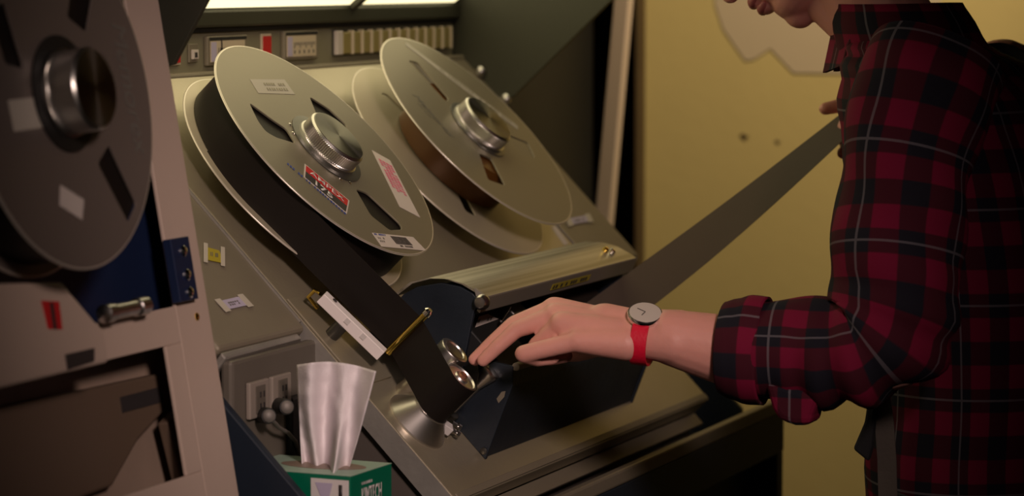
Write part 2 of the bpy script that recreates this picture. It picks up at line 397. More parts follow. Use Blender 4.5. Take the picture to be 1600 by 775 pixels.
# outlets and plugs in the left well
for i, (x0, x1) in enumerate(((-.333, -.289), (-.281, -.237))):
    op = wbox('outlet_plate', (x0, -.132, 1.022), (x1, -.1265, 1.060), Mt['creamplate'], tm, .0015)
    wbox('outlet_socket', (x0 + .012, -.1335, 1.027), (x1 - .012, -.1322, 1.055), Mt['well'], op)
    for z in (1.034, 1.046):
        for sx in (.019, .027): wbox('slot', (x0 + sx, -.1342, z - .003), (x0 + sx + .0025, -.1336, z + .003), Mt['ink'], op)
for p in (on_x(420, 650, -.325), on_x(448, 636, -.300)):
    ax = Vector((-.75, -.62, .1)).normalized()
    jl = lathe('plug', p - ax * .040, ax, [(.006, 0), (.0085, .002), (.0085, .036), (.0075, .04)], Mt['rubber'], tm, 24)
    lathe('plug_tip', p - ax * .001, ax, [(.0066, 0), (.0066, .003), (.0045, .005), (.001, .0055)], Mt['hubring2b'], jl, 24)
pc = on_x(470, 655, -.27)
pc = on_x(462, 655, -.205); wbox('cable_block', (-.238, pc.y - .012, pc.z - .035), (-.175, pc.y + .022, pc.z + .028), Mt['rubber'], tm, .003)
tube('cable', [on_x(*p) for p in ((424, 655, -.315), (436, 668, -.29), (450, 676, -.26), (462, 690, -.235), (470, 720, -.22))], .0022, Mt['hubring2b'], tm, 8)

# stickers on the side frames
def sticker(c4, n, body_m, ends=True, rows=2, seed=1, lab=None, parent=None):
    p = [on_deck(x, y, n) for x, y in c4]
    q = quad('sticker', p, body_m, parent or tm, .0006, N)
    if lab: q['label'] = lab
    if ends:
        a = p[1] - p[0]; b = p[3] - p[0]
        for s0, s1 in ((-.02, .18), (.82, 1.02)):
            quad('sticky_tape', [p[0] + a * s0 - b * .25 + N * .0007, p[0] + a * s1 - b * .25 + N * .0007, p[0] + a * s1 + b * 1.25 + N * .0007, p[0] + a * s0 + b * 1.25 + N * .0007], Mt['tapecl'], q, .0004, N)
    c = p[0] * .0; a = p[1] - p[0]; b = p[3] - p[0]
    strokes('lettering', p[0] + a * .3 + b * .25, p[0] + a * .7 + b * .25, p[0] + a * .3 + b * .75, rows, Mt['greyink'], q, .0008, .6, seed, 5)
    return q
sticker([(350, 485), (392, 476), (380, 462), (338, 472)], 0, Mt['lav'], True, 2, 3, 'lavender paper label under strips of clear tape', sf1)
sticker([(318, 405), (350, 412), (342, 392), (318, 385)], 0, Mt['yel'], True, 1, 4, 'small yellowish label with white ends', sf1)
sticker([(888, 352), (925, 345), (918, 336), (884, 343)], 0, Mt['lav'], True, 1, 5, 'small pale label near the right edge', sf2)
quad('sticker', [on_deck(x, y, 0) for x, y in ((862, 355), (868, 353), (888, 381), (882, 383))], Mt['paper'], sf2, .0006, N)

# ---------------- meter bridge
br = wbox('meter_bridge', (-.36, .150, 1.360), (.864, .30, 1.412), Mt['bridge'], tm, .001)
wbox('bridge_ledge', (-.362, .132, 1.343), (.868, .30, 1.361), Mt['frame'], tm, .003)
wbox('bridge_top_rail', (-.362, .138, 1.4125), (.868, .30, 1.433), Mt['hood'], tm, .003)
wbox('bridge_slot', (-.36, .146, 1.4065), (.864, .15, 1.4125), Mt['dark'], tm)
YF = .1498
def meter(x0, x1, z0, z1, needle):
    h = wbox('meter', (x0 - .006, YF - .006, z0 - .004), (x1 + .010, YF, z1 + .006), Mt['frame'], tm, .0015)
    wbox('meter_shadow_slot', (x0 - .002, YF - .0066, z1 + .001), (x1 + .006, YF - .006, z1 + .0045), Mt['dark'], h)
    wbox('meter_face', (x0, YF - .0072, z0), (x1, YF - .006, z1), Mt['meter'], h)
    wbox('meter_side_scale', (x0, YF - .0078, z0 + .001), (x0 + .013, YF - .0073, z1 - .001), Mt['lav'], h)
    bm = bmesh.new(); wdt = x1 - x0 - .02
    for k in range(15):
        X = x0 + .019 + wdt * k / 15; hh = .004 if k % 4 else .0075
        frame_box(bm, (X, YF - .0076, z1 - .008 - hh / 2), XYZ, (.0005, .0002, hh / 2))
    for k in range(5):
        X = x0 + .020 + wdt * k / 4.6
        frame_box(bm, (X, YF - .0076, z0 + .006), XYZ, (.0015, .0002, .002))
    from_bm('scale_marks', bm, Mt['greyink'], h)
    if needle:
        bm = bmesh.new(); X = x0 + .026
        frame_box(bm, (X, YF - .008, (z0 + z1) / 2 + .004), XYZ, (.0011, .0002, .011)); frame_box(bm, (X, YF - .008, (z0 + z1) / 2 + .001), XYZ, (.0025, .0002, .003))
        from_bm('needle', bm, Mt['ink'], h)
meter(.117, .205, 1.371, 1.396, True); meter(.322, .404, 1.372, 1.398, False)
for x0, x1 in ((.020, .046), (.262, .283)):
    h = wbox('indicator', (x0 - .003, YF - .003, 1.370), (x1 + .003, YF, 1.402), Mt['meter'], tm, .001)
    h['label'] = 'small red indicator window'
    wbox('indicator_lens', (x0, YF - .0042, 1.373), (x1, YF - .003, 1.399), Mt['red'], h)
bg = wbox('key_switch', (.070, YF - .003, 1.372), (.092, YF, 1.394), Mt['frame'], tm, .001)
wbox('key_tag', (.074, YF - .006, 1.376), (.088, YF - .003, 1.387), Mt['paper'], bg, .0006)
wbox('key_tag_print', (.078, YF - .0066, 1.378), (.084, YF - .006, 1.384), Mt['ink'], bg)
kb = wbox('button_bank', (.466, YF - .002, 1.369), (.842, YF, 1.404), Mt['hood'], tm, .001)
wbox('bank_end', (.467, YF - .008, 1.371), (.484, YF - .002, 1.402), Mt['paper'], kb, .001)
for k in range(12):
    x0 = .486 + k * .0297
    b_ = wbox('push_button', (x0, YF - .008, 1.3715), (x0 + .0230, YF - .002, 1.400), Mt['yellowed'] if 'yellowed' in Mt else Mt.setdefault('yellowed', mat('yellowed_plastic', (.30, .24, .085), .4)), kb, .0015)
    wbox('button_divider', (x0 + .0235, YF - .010, 1.371), (x0 + .0290, YF - .002, 1.402), Mt['meter'], kb, .001)

# ---------------- hood
hd = .62
hy0, hz0, hy1, hz1 = .14, 1.434, -.125, 1.655
def hood_pt(x, t, off=0):
    d = Vector((0, hy1 - hy0, hz1 - hz0)); n = Vector((0, -d.z, d.y)).normalized()   # facing down and forward
    return Vector((x, hy0, hz0)) + d * t + (n if n.z < 0 else -n) * off
hoodn = (hood_pt(0, 0, 1) - hood_pt(0, 0, 0))
for xa, xb in ((-.345, .4965), (.5145, .845)):
    prism('light_diffuser', [hood_pt(xa, .005), hood_pt(xb, .005), hood_pt(xb, .97), hood_pt(xa, .97)], hoodn * -.006, Mt['lamp'], tm)['label'] = 'glowing cream light diffuser'
prism('diffuser_divider', [hood_pt(.4965, .0, -.004), hood_pt(.5145, .0, -.004), hood_pt(.5145, 1, -.004), hood_pt(.4965, 1, -.004)], hoodn * .010, Mt['hood'], tm)
prism('hood_shell', [Vector((-.362, .30, 1.434)), Vector((-.362, .142, 1.434)), hood_pt(-.362, 0, -.010), hood_pt(-.362, 1, -.010), Vector((-.362, hy1 - .01, hz1 + .02)), Vector((-.362, .30, hz1 + .06))], (1.226, 0, 0), Mt['hood'], tm)
prism('hood_front_lip', [hood_pt(-.362, .97, .004), hood_pt(-.362, 1.03, .004), hood_pt(-.362, 1.03, -.03), hood_pt(-.362, .97, -.009)], (1.226, 0, 0), Mt['hood'], tm)
def hoodside(X, pts):
    return prism('hood_side', [Vector((X, y, z)) for y, z in pts], (.008, 0, 0), Mt['hood'], tm, .001)
hsr = hoodside(.866, [(.072, 1.291), (.168, 1.380), (.31, 1.40), (.31, 1.74), (-.14, 1.70), (-.26, 1.60)])
hsl = hoodside(-.372, [(.10, 1.335), (-.068, 1.385), (-.108, 1.452), (-.235, 1.60), (-.14, 1.70), (.31, 1.74), (.31, 1.40), (.168, 1.38)])
for p in ((750, 112), (790, 155)):
    q = on_x(*p, .862)
    lathe('bolt', q, (-1, 0, 0), [(.008, 0), (.008, .003), (.005, .006), (.002, .007)], Mt['steel'], hsr, 20)

# ---------------- head housing
H0 = -.033; H1 = .445
end = [(-.384, .0), (-.347, .081), (-.332, .097), (-.313, .083), (-.306, .052), (-.290, .052), (-.286, .062), (-.258, .104), (-.2545, .117), (-.243, .117), (-.227, .111), (-.209, .097), (-.193, .073), (-.188, .055), (-.190, .0)]
hh = prism('head_housing', [dk(H0, v, n) for v, n in end], U * .006, Mt['navy'], tm, .0008)
prism('end_plate', [dk(H1, v, n) for v, n in end], U * .006, Mt['navy'], hh, .0008)
prism('front_box', [dk(H0 + .006, v, n) for v, n in ((-.382, .0), (-.346, .079), (-.331, .094), (-.328, .080), (-.33, .0))], U * (H1 - H0 - .006), Mt['navy'], hh, .0015)
tube('rubber_lip', [dk(u, -.334, .0985) for u in (H0 + .001, 0, .2, H1)], .0045, Mt['frame'], hh, 10)
dbox('rear_wall', (H0 + .006, -.20, 0), (H1, -.19, .06), Mt['navy'], hh)
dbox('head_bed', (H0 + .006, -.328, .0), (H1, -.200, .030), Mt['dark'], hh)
arc = [(-.184, .048), (-.187, .072), (-.198, .092), (-.212, .107), (-.229, .118), (-.246, .124), (-.2560, .1265)]
bm = bmesh.new()
def shell(bm, prof, u0, u1, th):
    k = len(prof); outer = prof; inner = []
    for i in range(k):
        a = Vector(prof[max(i - 1, 0)]); b = Vector(prof[min(i + 1, k - 1)]); t = (b - a).normalized(); inner.append((prof[i][0] + t.y * th, prof[i][1] - t.x * th * -1 if False else prof[i][1] - abs(t.x) * th))
    ring = list(outer) + inner[::-1]; n = len(ring)
    A = [bm.verts.new(dk(u0, *p)) for p in ring]; B = [bm.verts.new(dk(u1, *p)) for p in ring]
    for i in range(n): bm.faces.new((A[i], A[(i + 1) % n], B[(i + 1) % n], B[i]))
    for i in range(k - 1):
        bm.faces.new((A[i], A[i + 1], A[n - 2 - i], A[n - 1 - i])); bm.faces.new((B[i], B[n - 1 - i], B[n - 2 - i], B[i + 1]))
shell(bm, arc, H0 - .002, H1 + .012, .003)
ld = from_bm('lid', bm, Mt['lid'], hh, 50); ld['label'] = 'brushed metal curved lid'
LF = [(-.2560, .1275), (-.2575, .1265), (-.2640, .1090), (-.2600, .1080), (-.2545, .1235)]
prism('lid_front', [dk(H0 - .002, v, n) for v, n in LF], U * (H1 - H0 + .016), Mt['steel2'] if 'steel2' in Mt else Mt.setdefault('steel2', mat('lid_front_metal', (.27, .235, .19), .45, .3)), hh, .0006)
prism('lid_inner_lip', [dk(H0 + .006, v, n) for v, n in ((-.2595, .1085), (-.262, .1035), (-.255, .098), (-.252, .104))], U * (H1 - H0 - .012), Mt['dark'], hh)
fd = (Vector((0, 0, 0)) + V * (-.0065) + N * -.0175).normalized(); fn = U.cross(fd); fn = fn if fn.dot(V) < 0 else -fn
def lf(u, t, off=.0008): return dk(u, -.2575, .1265) + fd * t + fn * off
yl = quad('caution_label', [lf(.170, .0125), lf(.296, .0125), lf(.296, .0045), lf(.170, .0045)], Mt['yel'], ld, .0004, fn)
yl['label'] = 'narrow yellow strip label with dark lettering'
strokes('lettering', lf(.172, .0115, .0014), lf(.294, .0115, .0014), lf(.172, .0055, .0014), 1, Mt['ink'], yl, .0004, .7, 9, 15)
for u_ in (H0 - .001,):
    lathe('lid_knob', dk(u_ - .002, -.258, .121), -1 * U, [(.0, -.006), (.006, -.004), (.0085, 0), (.0085, .006), (.006, .010), (.0, .011)], Mt['steel'], hh, 24)
prism('lid_corner_glint', [dk(H0 - .0025, v, n) for v, n in ((-.240, .1235), (-.257, .127), (-.2595, .112))], U * .006, Mt['edge'], hh)  # pale wedge painted in as the highlight on the lid's corner
lathe('hinge_screw', dk(.40, -.232, .120), N, [(.004, 0), (.004, .004), (.002, .006)], Mt['gold'], hh, 16)
lathe('hinge_screw', dk(.412, -.237, .121), N, [(.004, 0), (.004, .004), (.002, .006)], Mt['chrome'], hh, 16)
# heads inside
hb = dbox('head_block', (.012, -.318, .030), (.105, -.243, .0703), Mt['dark'], hh, .002)
lp = [on_deck(x, y, .0705) for x, y in ((742, 512), (748, 495), (762, 491), (778, 499))]
hq = quad('head_label', lp, Mt['paper'], hb, .0006, N); hq['label'] = 'small grey plate with faint lettering'
strokes('lettering', lp[0] * .7 + lp[1] * .3, lp[3] * .72 + lp[0] * .28, lp[1] * .8 + lp[0] * .2, 1, Mt['greyink'], hq, .0008, .6, 2, 5)
dbox('head_carriage', (.125, -.262, .03), (.165, -.238, .080), Mt['steel'], hh, .002)
lathe('head_drum', dk(.195, -.275, .03), N, [(.02, 0), (.02, .036), (.016, .04)], Mt['chrome'], hh, 32)
tube('lever', [on_deck(797, 480, .086), on_deck(790, 491, .085), on_deck(783, 502, .083)], .0014, Mt['chrome'], hh, 8)
lathe('head_stack', dk(.25, -.27, .03), N, [(.03, 0), (.03, .045), (.025, .05)], Mt['hubring'], hh, 40)
dbox('head_cover', (.29, -.31, .03), (.43, -.225, .070), Mt['rack2'] if 'rack2' in Mt else Mt.setdefault('rack2', mat('head_cover_brown', (.05, .038, .032), .35, .3)), hh, .004)
tube('rubber_mount', [on_deck(x, y, .075) for x, y in ((838, 530), (850, 534), (866, 531))], .0025, Mt['steel'], hh, 8)
lathe('base_screw', dk(H0 - .0005, -.376, .006), -1 * U, [(.004, 0), (.004, .0012), (.002, .002)], Mt['hubring'], hh, 16)
wornp = [on_x(x, y, H0 - .0004) for x, y in ((776, 623), (784, 612), (790, 611), (788, 620), (779, 630))]
prism('worn_spot', wornp, (-.0003, 0, 0), Mt['frame'], hh)

# ---------------- tension arm, guides and rollers
ab = dbox('arm_reflection_plate', (-.165, -.255, .0), (-.085, -.13, .003), Mt['deck'], tm, .001)  # added thin plate, stands in for the arm's reflection in the deck
c0 = on_deck(512, 460, .034); c1 = on_deck(600, 545, .034); ad = (c1 - c0).normalized(); an = N.cross(ad).normalized()
bm = bmesh.new(); frame_box(bm, (c0 + c1) / 2 - N * .0065, (ad, an, N), ((c1 - c0).length / 2 + .003, .0062, .0065), .0008)
ta = from_bm('tension_arm', bm, Mt['armwhite'] if 'armwhite' in Mt else Mt.setdefault('armwhite', mat('arm_highlight', (.95, .88, .86), .35, 0)), tm); ta['label'] = 'bright satin metal tension arm'  # pinkish near-white base colour carries the bar's highlight
for t in (.42, .7):
    q = c0.lerp(c1, t); bm = bmesh.new(); frame_box(bm, q - N * .004 - an * .0066 * (1 if an.dot(U) > 0 else -1), (ad, an, N), (.003, .0006, .003)); from_bm('arm_shim', bm, Mt['white'], ta)
for t in (.12,): lathe('arm_screw', c0.lerp(c1, t), N, [(.003, 0), (.003, .001), (.001, .0014)], Mt['steel'], ta, 16)
lathe('arm_pivot', c0.lerp(c1, .40) - N * .034, N, [(.008, 0), (.008, .021)], Mt['hubring'], ta, 24)
cl = c0 - ad * .006 - N * .006
tube('arm_hook', [cl - an * .008 + N * .004, cl - ad * .007 - N * .001, cl + an * .001 - ad * .007 - N * .012, cl + an * .010 - N * .018 + ad * .008], .0022, Mt['gold'], ta, 10)
pb = on_deck(606, 551, .024)
gp = lathe('guide_post', pb, N, [(.0042, 0), (.0042, .062), (.0048, .0625), (.0048, .066), (.003, .068)], Mt['gold'], tm, 32); gp['label'] = 'thin mirror-bright post reflecting yellow'  # mirror post; the yellow it reflects is put into its colour
lathe('post_cap', pb + N * .0625, N, [(.0052, 0), (.0052, .005), (.003, .0075)], Mt['chrome'], gp, 24)
RA = (-.111, -.315)
cn = lathe('roller', dk(*RA, 0), N, [(.0375, 0), (.0375, .003), (.0225, .022), (.0225, .024), (.0195, .023), (.0195, .068), (.0205, .069), (.0205, .0745), (.0175, .0755), (.0165, .0735), (.009, .0735), (.008, .0755), (.004, .0765)], Mt['cone'], tm, 64)
cn['label'] = 'guide roller on a polished cone'
lathe('roller_screw', dk(*RA, .0755), N, [(.005, 0), (.005, .003), (.0035, .004)], Mt['amberm'] if 'amberm' in Mt else Mt.setdefault('amberm', mat('copper_screw', (.45, .20, .12), .3, .8)), cn, 6)
RB = (-.082, -.283)
lathe('roller', dk(*RB, 0), N, [(.018, 0), (.018, .076), (.0172, .0775), (.013, .078), (.012, .0765), (.004, .0765)], Mt['capm'], tm, 48)
pp = Vector((-.037, -.320)) ; pin0 = dk(pp.x - .002, pp.y, .012)
lathe('capstan', pin0, N, [(.0052, 0), (.0052, .040), (.0062, .045), (.0095, .058), (.0105, .062), (.0105, .064), (.009, .0652), (.0, .0655)], Mt['capm'], tm, 40)
lathe('capstan_collar', dk(pp.x - .002, pp.y, 0), N, [(.011, 0), (.011, .010), (.007, .012)], Mt['hubring'], tm, 24)
cs = on_deck(694, 666, .010); bm = bmesh.new(); dirc = (on_deck(706, 674, .010) - cs).normalized(); frame_box(bm, cs, (dirc, N.cross(dirc), N), (.009, .006, .005), .001)
cw = from_bm('white_block', bm, Mt['white'], tm); cw['label'] = 'small white plastic block'
for k in (0, 1):
    q = on_deck(712 + 2 * k, 676 - 10 * k, .008); lathe('bolt', q, dirc, [(.003, -.008), (.003, 0), (.0045, 0), (.0045, .004)], Mt['steel'], cw, 12)
for x, y in ((508, 515), (622, 628)): lathe('deck_screw', on_deck(x, y, 0), N, [(.003, 0), (.003, .0008), (.0015, .0015)], Mt['hubring'], tm, 16)

# ================================================================== REELS
RD = Matrix((U, V, N)).transposed()           # local x,y,z -> deck u,v,n
HB, HF = .030, .0847
def circ(r, n=160, cx=0, cy=0, ph=0): return [(cx + r * math.cos(2 * math.pi * i / n + ph), cy + r * math.sin(2 * math.pi * i / n + ph)) for i in range(n)]
def rounded(poly, rad=.004, k=4):
    out = []; n = len(poly)
    for i in range(n):
        p = Vector((*poly[i], 0)); a = Vector((*poly[i - 1], 0)); b = Vector((*poly[(i + 1) % n], 0))
        da = min(rad, (a - p).length * .45); db = min(rad, (b - p).length * .45)
        A = p + (a - p).normalized() * da; B = p + (b - p).normalized() * db
        for j in range(k + 1):
            t = j / k; q = A * (1 - t) ** 2 + p * 2 * t * (1 - t) + B * t * t; out.append((q.x, q.y))
    return out
def reel(name, loc, rot, label, rad, windows_f, windows_b, mf, mb, pack_r, mpack, gap=HF - HB, scale=1):
    o = empty(name, loc, label, 'tape reel', 'metal reels of two inch video tape', rot, local=True)
    def flange(z, wins, m, nm='flange'):
        me = plate2d([circ(rad)] + [circ(.0405 * scale, 64)] + [rounded(wn, .005) for wn in wins], .0006, .0005)
        me.transform(Matrix.Translation((0, 0, z))); f = link(nm, me, m, o, 30); lathe('rim', (0, 0, z), (0, 0, 1), [(rad - .0006, -.0009), (rad + .0003, -.0005), (rad + .0003, .0005), (rad - .0006, .0012), (rad - .0016, .0012), (rad - .0016, -.0009), (rad - .0006, -.0009)], Mt['rim'], f, 160, 60, False); return f  # ring added in a paler colour as the edge highlight
    fb = flange(0, windows_b, mb); ff = flange(gap, windows_f, mf)
    lathe('reel_hub', (0, 0, .0012), (0, 0, 1), [(.050 * scale, 0), (.050 * scale, gap - .0024)], Mt['hubring'], o, 64)
    # the wound tape
    bm = bmesh.new(); lathe_bm(bm, Vector((0, 0, .0026)), (0, 0, 1), [(.0505 * scale, 0), (pack_r, 0), (pack_r, gap - .0052), (.0505 * scale, gap - .0052)], 128)
    pk = from_bm('tape_pack', bm, mpack, o, 30)
    return o, ff, fb
def lab(o, parent, c4, m, z, th=.0003, nm='label', text=None):
    q = prism(nm, [Vector((*c, z + .0012)) for c in c4], (0, 0, th), m, parent); return q
# reel on the left spindle
W1 = [[(-.085, .076), (-.064, .047), (-.052, .034), (-.060, .013), (-.092, .024), (-.104, .034), (-.101, .049)],
      [(.070, .077), (.092, .056), (.100, .030), (.079, .017), (.057, .034), (.047, .047)],
      [(-.012, -.060), (.007, -.068), (.022, -.117), (.014, -.124), (-.016, -.122), (-.030, -.098)]]
r1, f1, b1 = reel('tape_reel', dk(0, 0, HB), RD, 'greenish-grey tape reel with red and black label, left spindle of the sloping deck', .16, W1, [], Mt['reel'], Mt['reelb'], .1465, Mt['tape'])
z1 = HF - HB
def P1(u_, v_, dz=.0016): return Vector((u_, v_, z1 + dz))
la = lab(r1, f1, [(-.108, -.034), (-.083, -.091), (-.051, -.0745), (-.080, -.0165)], Mt['paper'], z1); la['label'] = 'red and black maker label with white lettering'
def lerp2(c4, s, t):
    bl, br_, tr, tl = [Vector((*c, 0)) for c in c4]; q = (bl * (1 - s) + br_ * s) * (1 - t) + (tl * (1 - s) + tr * s) * t; return (q.x, q.y)
AC = [(-.108, -.034), (-.083, -.091), (-.051, -.0745), (-.080, -.0165)]
prism('red_band', [Vector((*lerp2(AC, s, t), z1 + .0016)) for s, t in ((.03, .52), (.97, .52), (.97, .94), (.03, .94))], (0, 0, .0002), Mt['red'], la)
prism('black_band', [Vector((*lerp2(AC, s, t), z1 + .0016)) for s, t in ((.03, .06), (.97, .06), (.97, .50), (.03, .50))], (0, 0, .0002), Mt['ink'], la)
def tq(nm, s, C, s0, s1, t0, t1, m, par, z, shear=0, bold=.01):
    g = lambda a, b: Vector((*lerp2(C, a, b), z)); text_on(nm, s, g(s0, t0), g(s1, t0), g(s0, t1), m, par, .0003, shear, bold)
tq('lettering', 'AMPEX', AC, .12, .9, .60, .86, Mt['white'], la, z1 + .0017)
tq('lettering', '175', AC, .26, .66, .12, .44, Mt['white'], la, z1 + .0017, bold=.02)
strokes('blue_line', Vector((-.1215, -.014, z1 + .0012)), Vector((-.088, -.093, z1 + .0012)), Vector((-.1165, -.0115, z1 + .0012)), 1, Mt['blueink'], f1, .0002, .75, 5, 22)
PC = [(.055, -.094), (.108, -.010), (.131, -.028), (.082, -.113)]
PC = [(.108, -.010), (.055, -.094), (.082, -.113), (.131, -.028)]
lpk = lab(r1, f1, PC, Mt['paper'], z1); lpk['label'] = 'white paper label with pink print'
g = lambda a, b, C=PC: Vector((*lerp2(C, a, b), z1 + .0016))
strokes('pink_lettering', g(.12, .12), g(.68, .12), g(.12, .90), 4, Mt['pink'], lpk, .0002, .72, 3, 12)
BC = [(-.068, -.141), (.027, -.158), (.024, -.137), (-.063, -.121)]
lb = lab(r1, f1, BC, Mt['paper'], z1); lb['label'] = 'white barcode label'
bm = bmesh.new(); rnd = random.Random(4); s = .40
while s < .78:
    w_ = rnd.choice((.006, .010, .016))
    q = [Vector((*lerp2(BC, a, b), z1 + .0016)) for a, b in ((s, .30), (s + w_, .30), (s + w_, .88), (s, .88))]
    v = [bm.verts.new(p) for p in q] + [bm.verts.new(p + Vector((0, 0, .0002))) for p in q]; bm.faces.new(v[4:])
    for i in range(4): bm.faces.new((v[i], v[(i + 1) % 4], v[4 + (i + 1) % 4], v[4 + i]))
    s += w_ + .009
from_bm('barcode', bm, Mt['ink'], lb)
strokes('lettering', g(.45, .08, BC), g(.74, .08, BC), g(.45, .24, BC), 1, Mt['ink'], lb, .0002, .7, 6, 8)
strokes('lettering', g(.05, .3, BC), g(.2, .3, BC), g(.05, .75, BC), 2, Mt['greyink'], lb, .0002, .5, 7, 4)
strokes('lettering', g(.02, .82, BC), g(.3, .82, BC), g(.02, .96, BC), 1, Mt['blueink'], lb, .0002, .7, 8, 8)
TC = [(-.046, .088), (.038, .082), (.044, .105), (-.038, .109)]
lt = lab(r1, f1, TC, Mt['faint'], z1); lt['label'] = 'faded beige paper label'
strokes('lettering', g(.3, .15, TC), g(.9, .15, TC), g(.3, .85, TC), 2, Mt['reel'], lt, .0002, .5, 10, 9)
bm = bmesh.new()
for a_ in (-2.15, -1.85, .9, 2.6, 2.3): lathe_bm(bm, Vector((.053 * math.cos(a_), .053 * math.sin(a_), z1 + .001)), (0, 0, 1), [(.0022, 0), (.0022, .0008), (.001, .0014)], 12)
from_bm('hub_screws', bm, Mt['chrome'], f1, 30)

# reel on the right spindle
def slot(cx, cy, ang, r0, r1_, w0, w1):
    d = Vector((math.cos(ang), math.sin(ang))); p = Vector((-d.y, d.x))
    P = [d * r0 - p * w0, d * r1_ - p * w1, d * (r1_ + w1 * .7) , d * r1_ + p * w1, d * r0 + p * w0]
    return [(cx + q.x, cy + q.y) for q in P]
W2 = [[(-.024, .121), (-.001, .117), (-.004, .054), (-.019, .050)], [(.080, -.014), (.118, -.030), (.098, -.056), (.063, -.046)], [(-.056, -.036), (-.034, -.046), (-.062, -.090), (-.096, -.077)]]
W2b = [[(-.028, .117), (-.014, .114), (.004, .060), (-.008, .057)], [(-.050, -.040), (-.035, -.049), (-.064, -.092), (-.080, -.080)], [(.075, -.01), (.105, -.02), (.09, -.04), (.066, -.034)]]
c2 = (.445, 0)
r2, f2, b2 = reel('tape_reel', dk(.445, 0, HB), RD, 'pale tape reel with thin amber-brown tape pack, on right spindle of the sloping deck', .16, W2, W2b, Mt['reel'], Mt['reelb'], .084, Mt['amber'])
text_on('maker_name', 'Memorex', (-.100, .066, z1 + .0012), (-.097, -.008, z1 + .0012), (-.087, .066, z1 + .0012), Mt['greyink'], f2, .0002, .35)
strokes('small_print', Vector((-.107, .052, z1 + .0012)), Vector((-.107, .026, z1 + .0012)), Vector((-.1045, .052, z1 + .0012)), 1, Mt['greyink'], f2, .0002, .6, 11, 12)
LC = [(.006, .146), (.122, -.008), (.132, -.002), (.016, .152)]
ll = lab(r2, f2, LC, Mt['faint'], z1); ll['label'] = 'long faded strip of tape with faint lettering'
g2 = lambda a, b, C=LC: Vector((*lerp2(C, a, b), z1 + .0016))
strokes('lettering', g2(.3, .3), g2(.95, .3), g2(.3, .75), 1, Mt['reel'], ll, .0002, .6, 12, 26)

# lock knobs on the spindles (belong to the machine)
def lock_knob(base, axis, parent, rad=.038, h=.020, recess=.046):
    axis = Vector(axis).normalized(); a = axis.orthogonal().normalized(); b = axis.cross(a)
    bm = bmesh.new(); n = 180; prof = [(rad + .002, 0), (rad + .002, .003), (rad, .0035), (rad, .005), (rad, h - .003), (rad - .0005, h - .002), (rad - .0022, h)]
    rings = []
    for k, (r, z_) in enumerate(prof):
        rings.append([bm.verts.new(base + axis * z_ + (a * math.cos(2 * math.pi * i / n) + b * math.sin(2 * math.pi * i / n)) * (r - (.0011 if (k in (3, 4) and i % 2) else 0))) for i in range(n)])
    for A, B in zip(rings, rings[1:]):
        for i in range(n): bm.faces.new((A[i], A[(i + 1) % n], B[(i + 1) % n], B[i]))
    bm.faces.new(rings[-1]); bm.faces.new(rings[0])
    k = from_bm('reel_lock_knob', bm, Mt['knob'], parent)
    me = plate2d([circ(rad - .003, 96)], .0004, .0002)
    f = bpy.data.objects.new('knob_face', me); me.materials.clear(); me.materials.append(Mt['knobface']); COL.objects.link(f); f.parent = k
    rm = Matrix((a, b, axis)).transposed(); f.rotation_euler = rm.to_euler()
    r = k
    while r.parent: r = r.parent
    org = ORG.get(r.name, Vector((0, 0, 0))); f.location = base + axis * (h + .0002) - org
    return k
for u_ in (0, .445):
    lathe('spindle', dk(u_, 0, 0), N, [(.075, 0), (.075, .014), (.045, .016), (.0385, .018), (.0385, HF - .001)], Mt['hubring'], tm, 64)
    lathe('spindle_ring', dk(u_, 0, HF + .0012), N, [(.050 if u_ == 0 else .046, 0), (.050 if u_ == 0 else .046, .0012), (.044, .0016)], Mt['hubring2'] if 'hubring2' in Mt else Mt.setdefault('hubring2', mat('ring_grey', (.14, .135, .12), .35, .7)), tm, 64)
    lock_knob(dk(u_, 0, HF + .0026), N, tm)

# ================================================================== THE TAPE
mtp = empty('magnetic_tape', dk(-.08, -.2, .05), 'wide dark magnetic tape threaded over the rollers and pulled up by the right hand', 'tape')
ORG[mtp.name] = dk(-.08, -.2, .05)
hw = .0262; nc = (HB + HF) / 2 - .0015
post = Vector(((pb - O).dot(U), (pb - O).dot(V)))
pr_ = .1468
# tangent point on the pack for the run to the guide post
D = Vector((post.x, post.y)); L_ = D.length; base_a = math.atan2(D.y, D.x); off = math.acos(pr_ / L_)
ta_ = base_a - off
cands = [Vector((pr_ * math.cos(t), pr_ * math.sin(t))) for t in (base_a - off, base_a + off)]
tp = min(cands, key=lambda q: q.x)
path = []
a_t = math.atan2(tp.y, tp.x)
for k in range(10, 0, -1):
    an_ = a_t - k * .06 * (1 if a_t < 0 else 1); path.append(Vector(((pr_ + .0004) * math.cos(an_), (pr_ + .0004) * math.sin(an_))))
path.append(tp)
side = Vector((.92, .35)) * .0045
for k in range(1, 9): path.append(tp.lerp(post + side, k / 8))
ctr = Vector(RA); rr = .0205
# wrap left and under roller A then over to roller B and into the head housing
pa = [ctr + rr * Vector((math.cos(t), math.sin(t))) for t in [R(d) for d in (150, 160, 170, 180, 190, 200, 210, 220, 230, 240, 250, 260, 270, 280, 290, 300, 310)]]
lastp = path[-1]
for k in range(1, 7): path.append(lastp.lerp(pa[0], k / 6))
path += pa[1:]
pts = [dk(q.x, q.y, nc - .006 * min(1, i / 30)) for i, q in enumerate(path)]
ribbon('tape_run', pts, [N * hw for _ in pts], Mt['tape'], mtp)
cB = Vector(RB); pb2 = [pa[-1]] + [Vector((-.072, -.318)), Vector((-.060, -.310)), Vector((-.048, -.300)), Vector((-.036, -.296)), Vector((.02, -.292)), Vector((.10, -.289)), Vector((.24, -.288))]
pts = [dk(q.x, q.y, nc - .006) for q in pb2]
ribbon('tape_run', pts[:5], [N * hw for _ in pts[:5]], Mt['tape'], mtp)
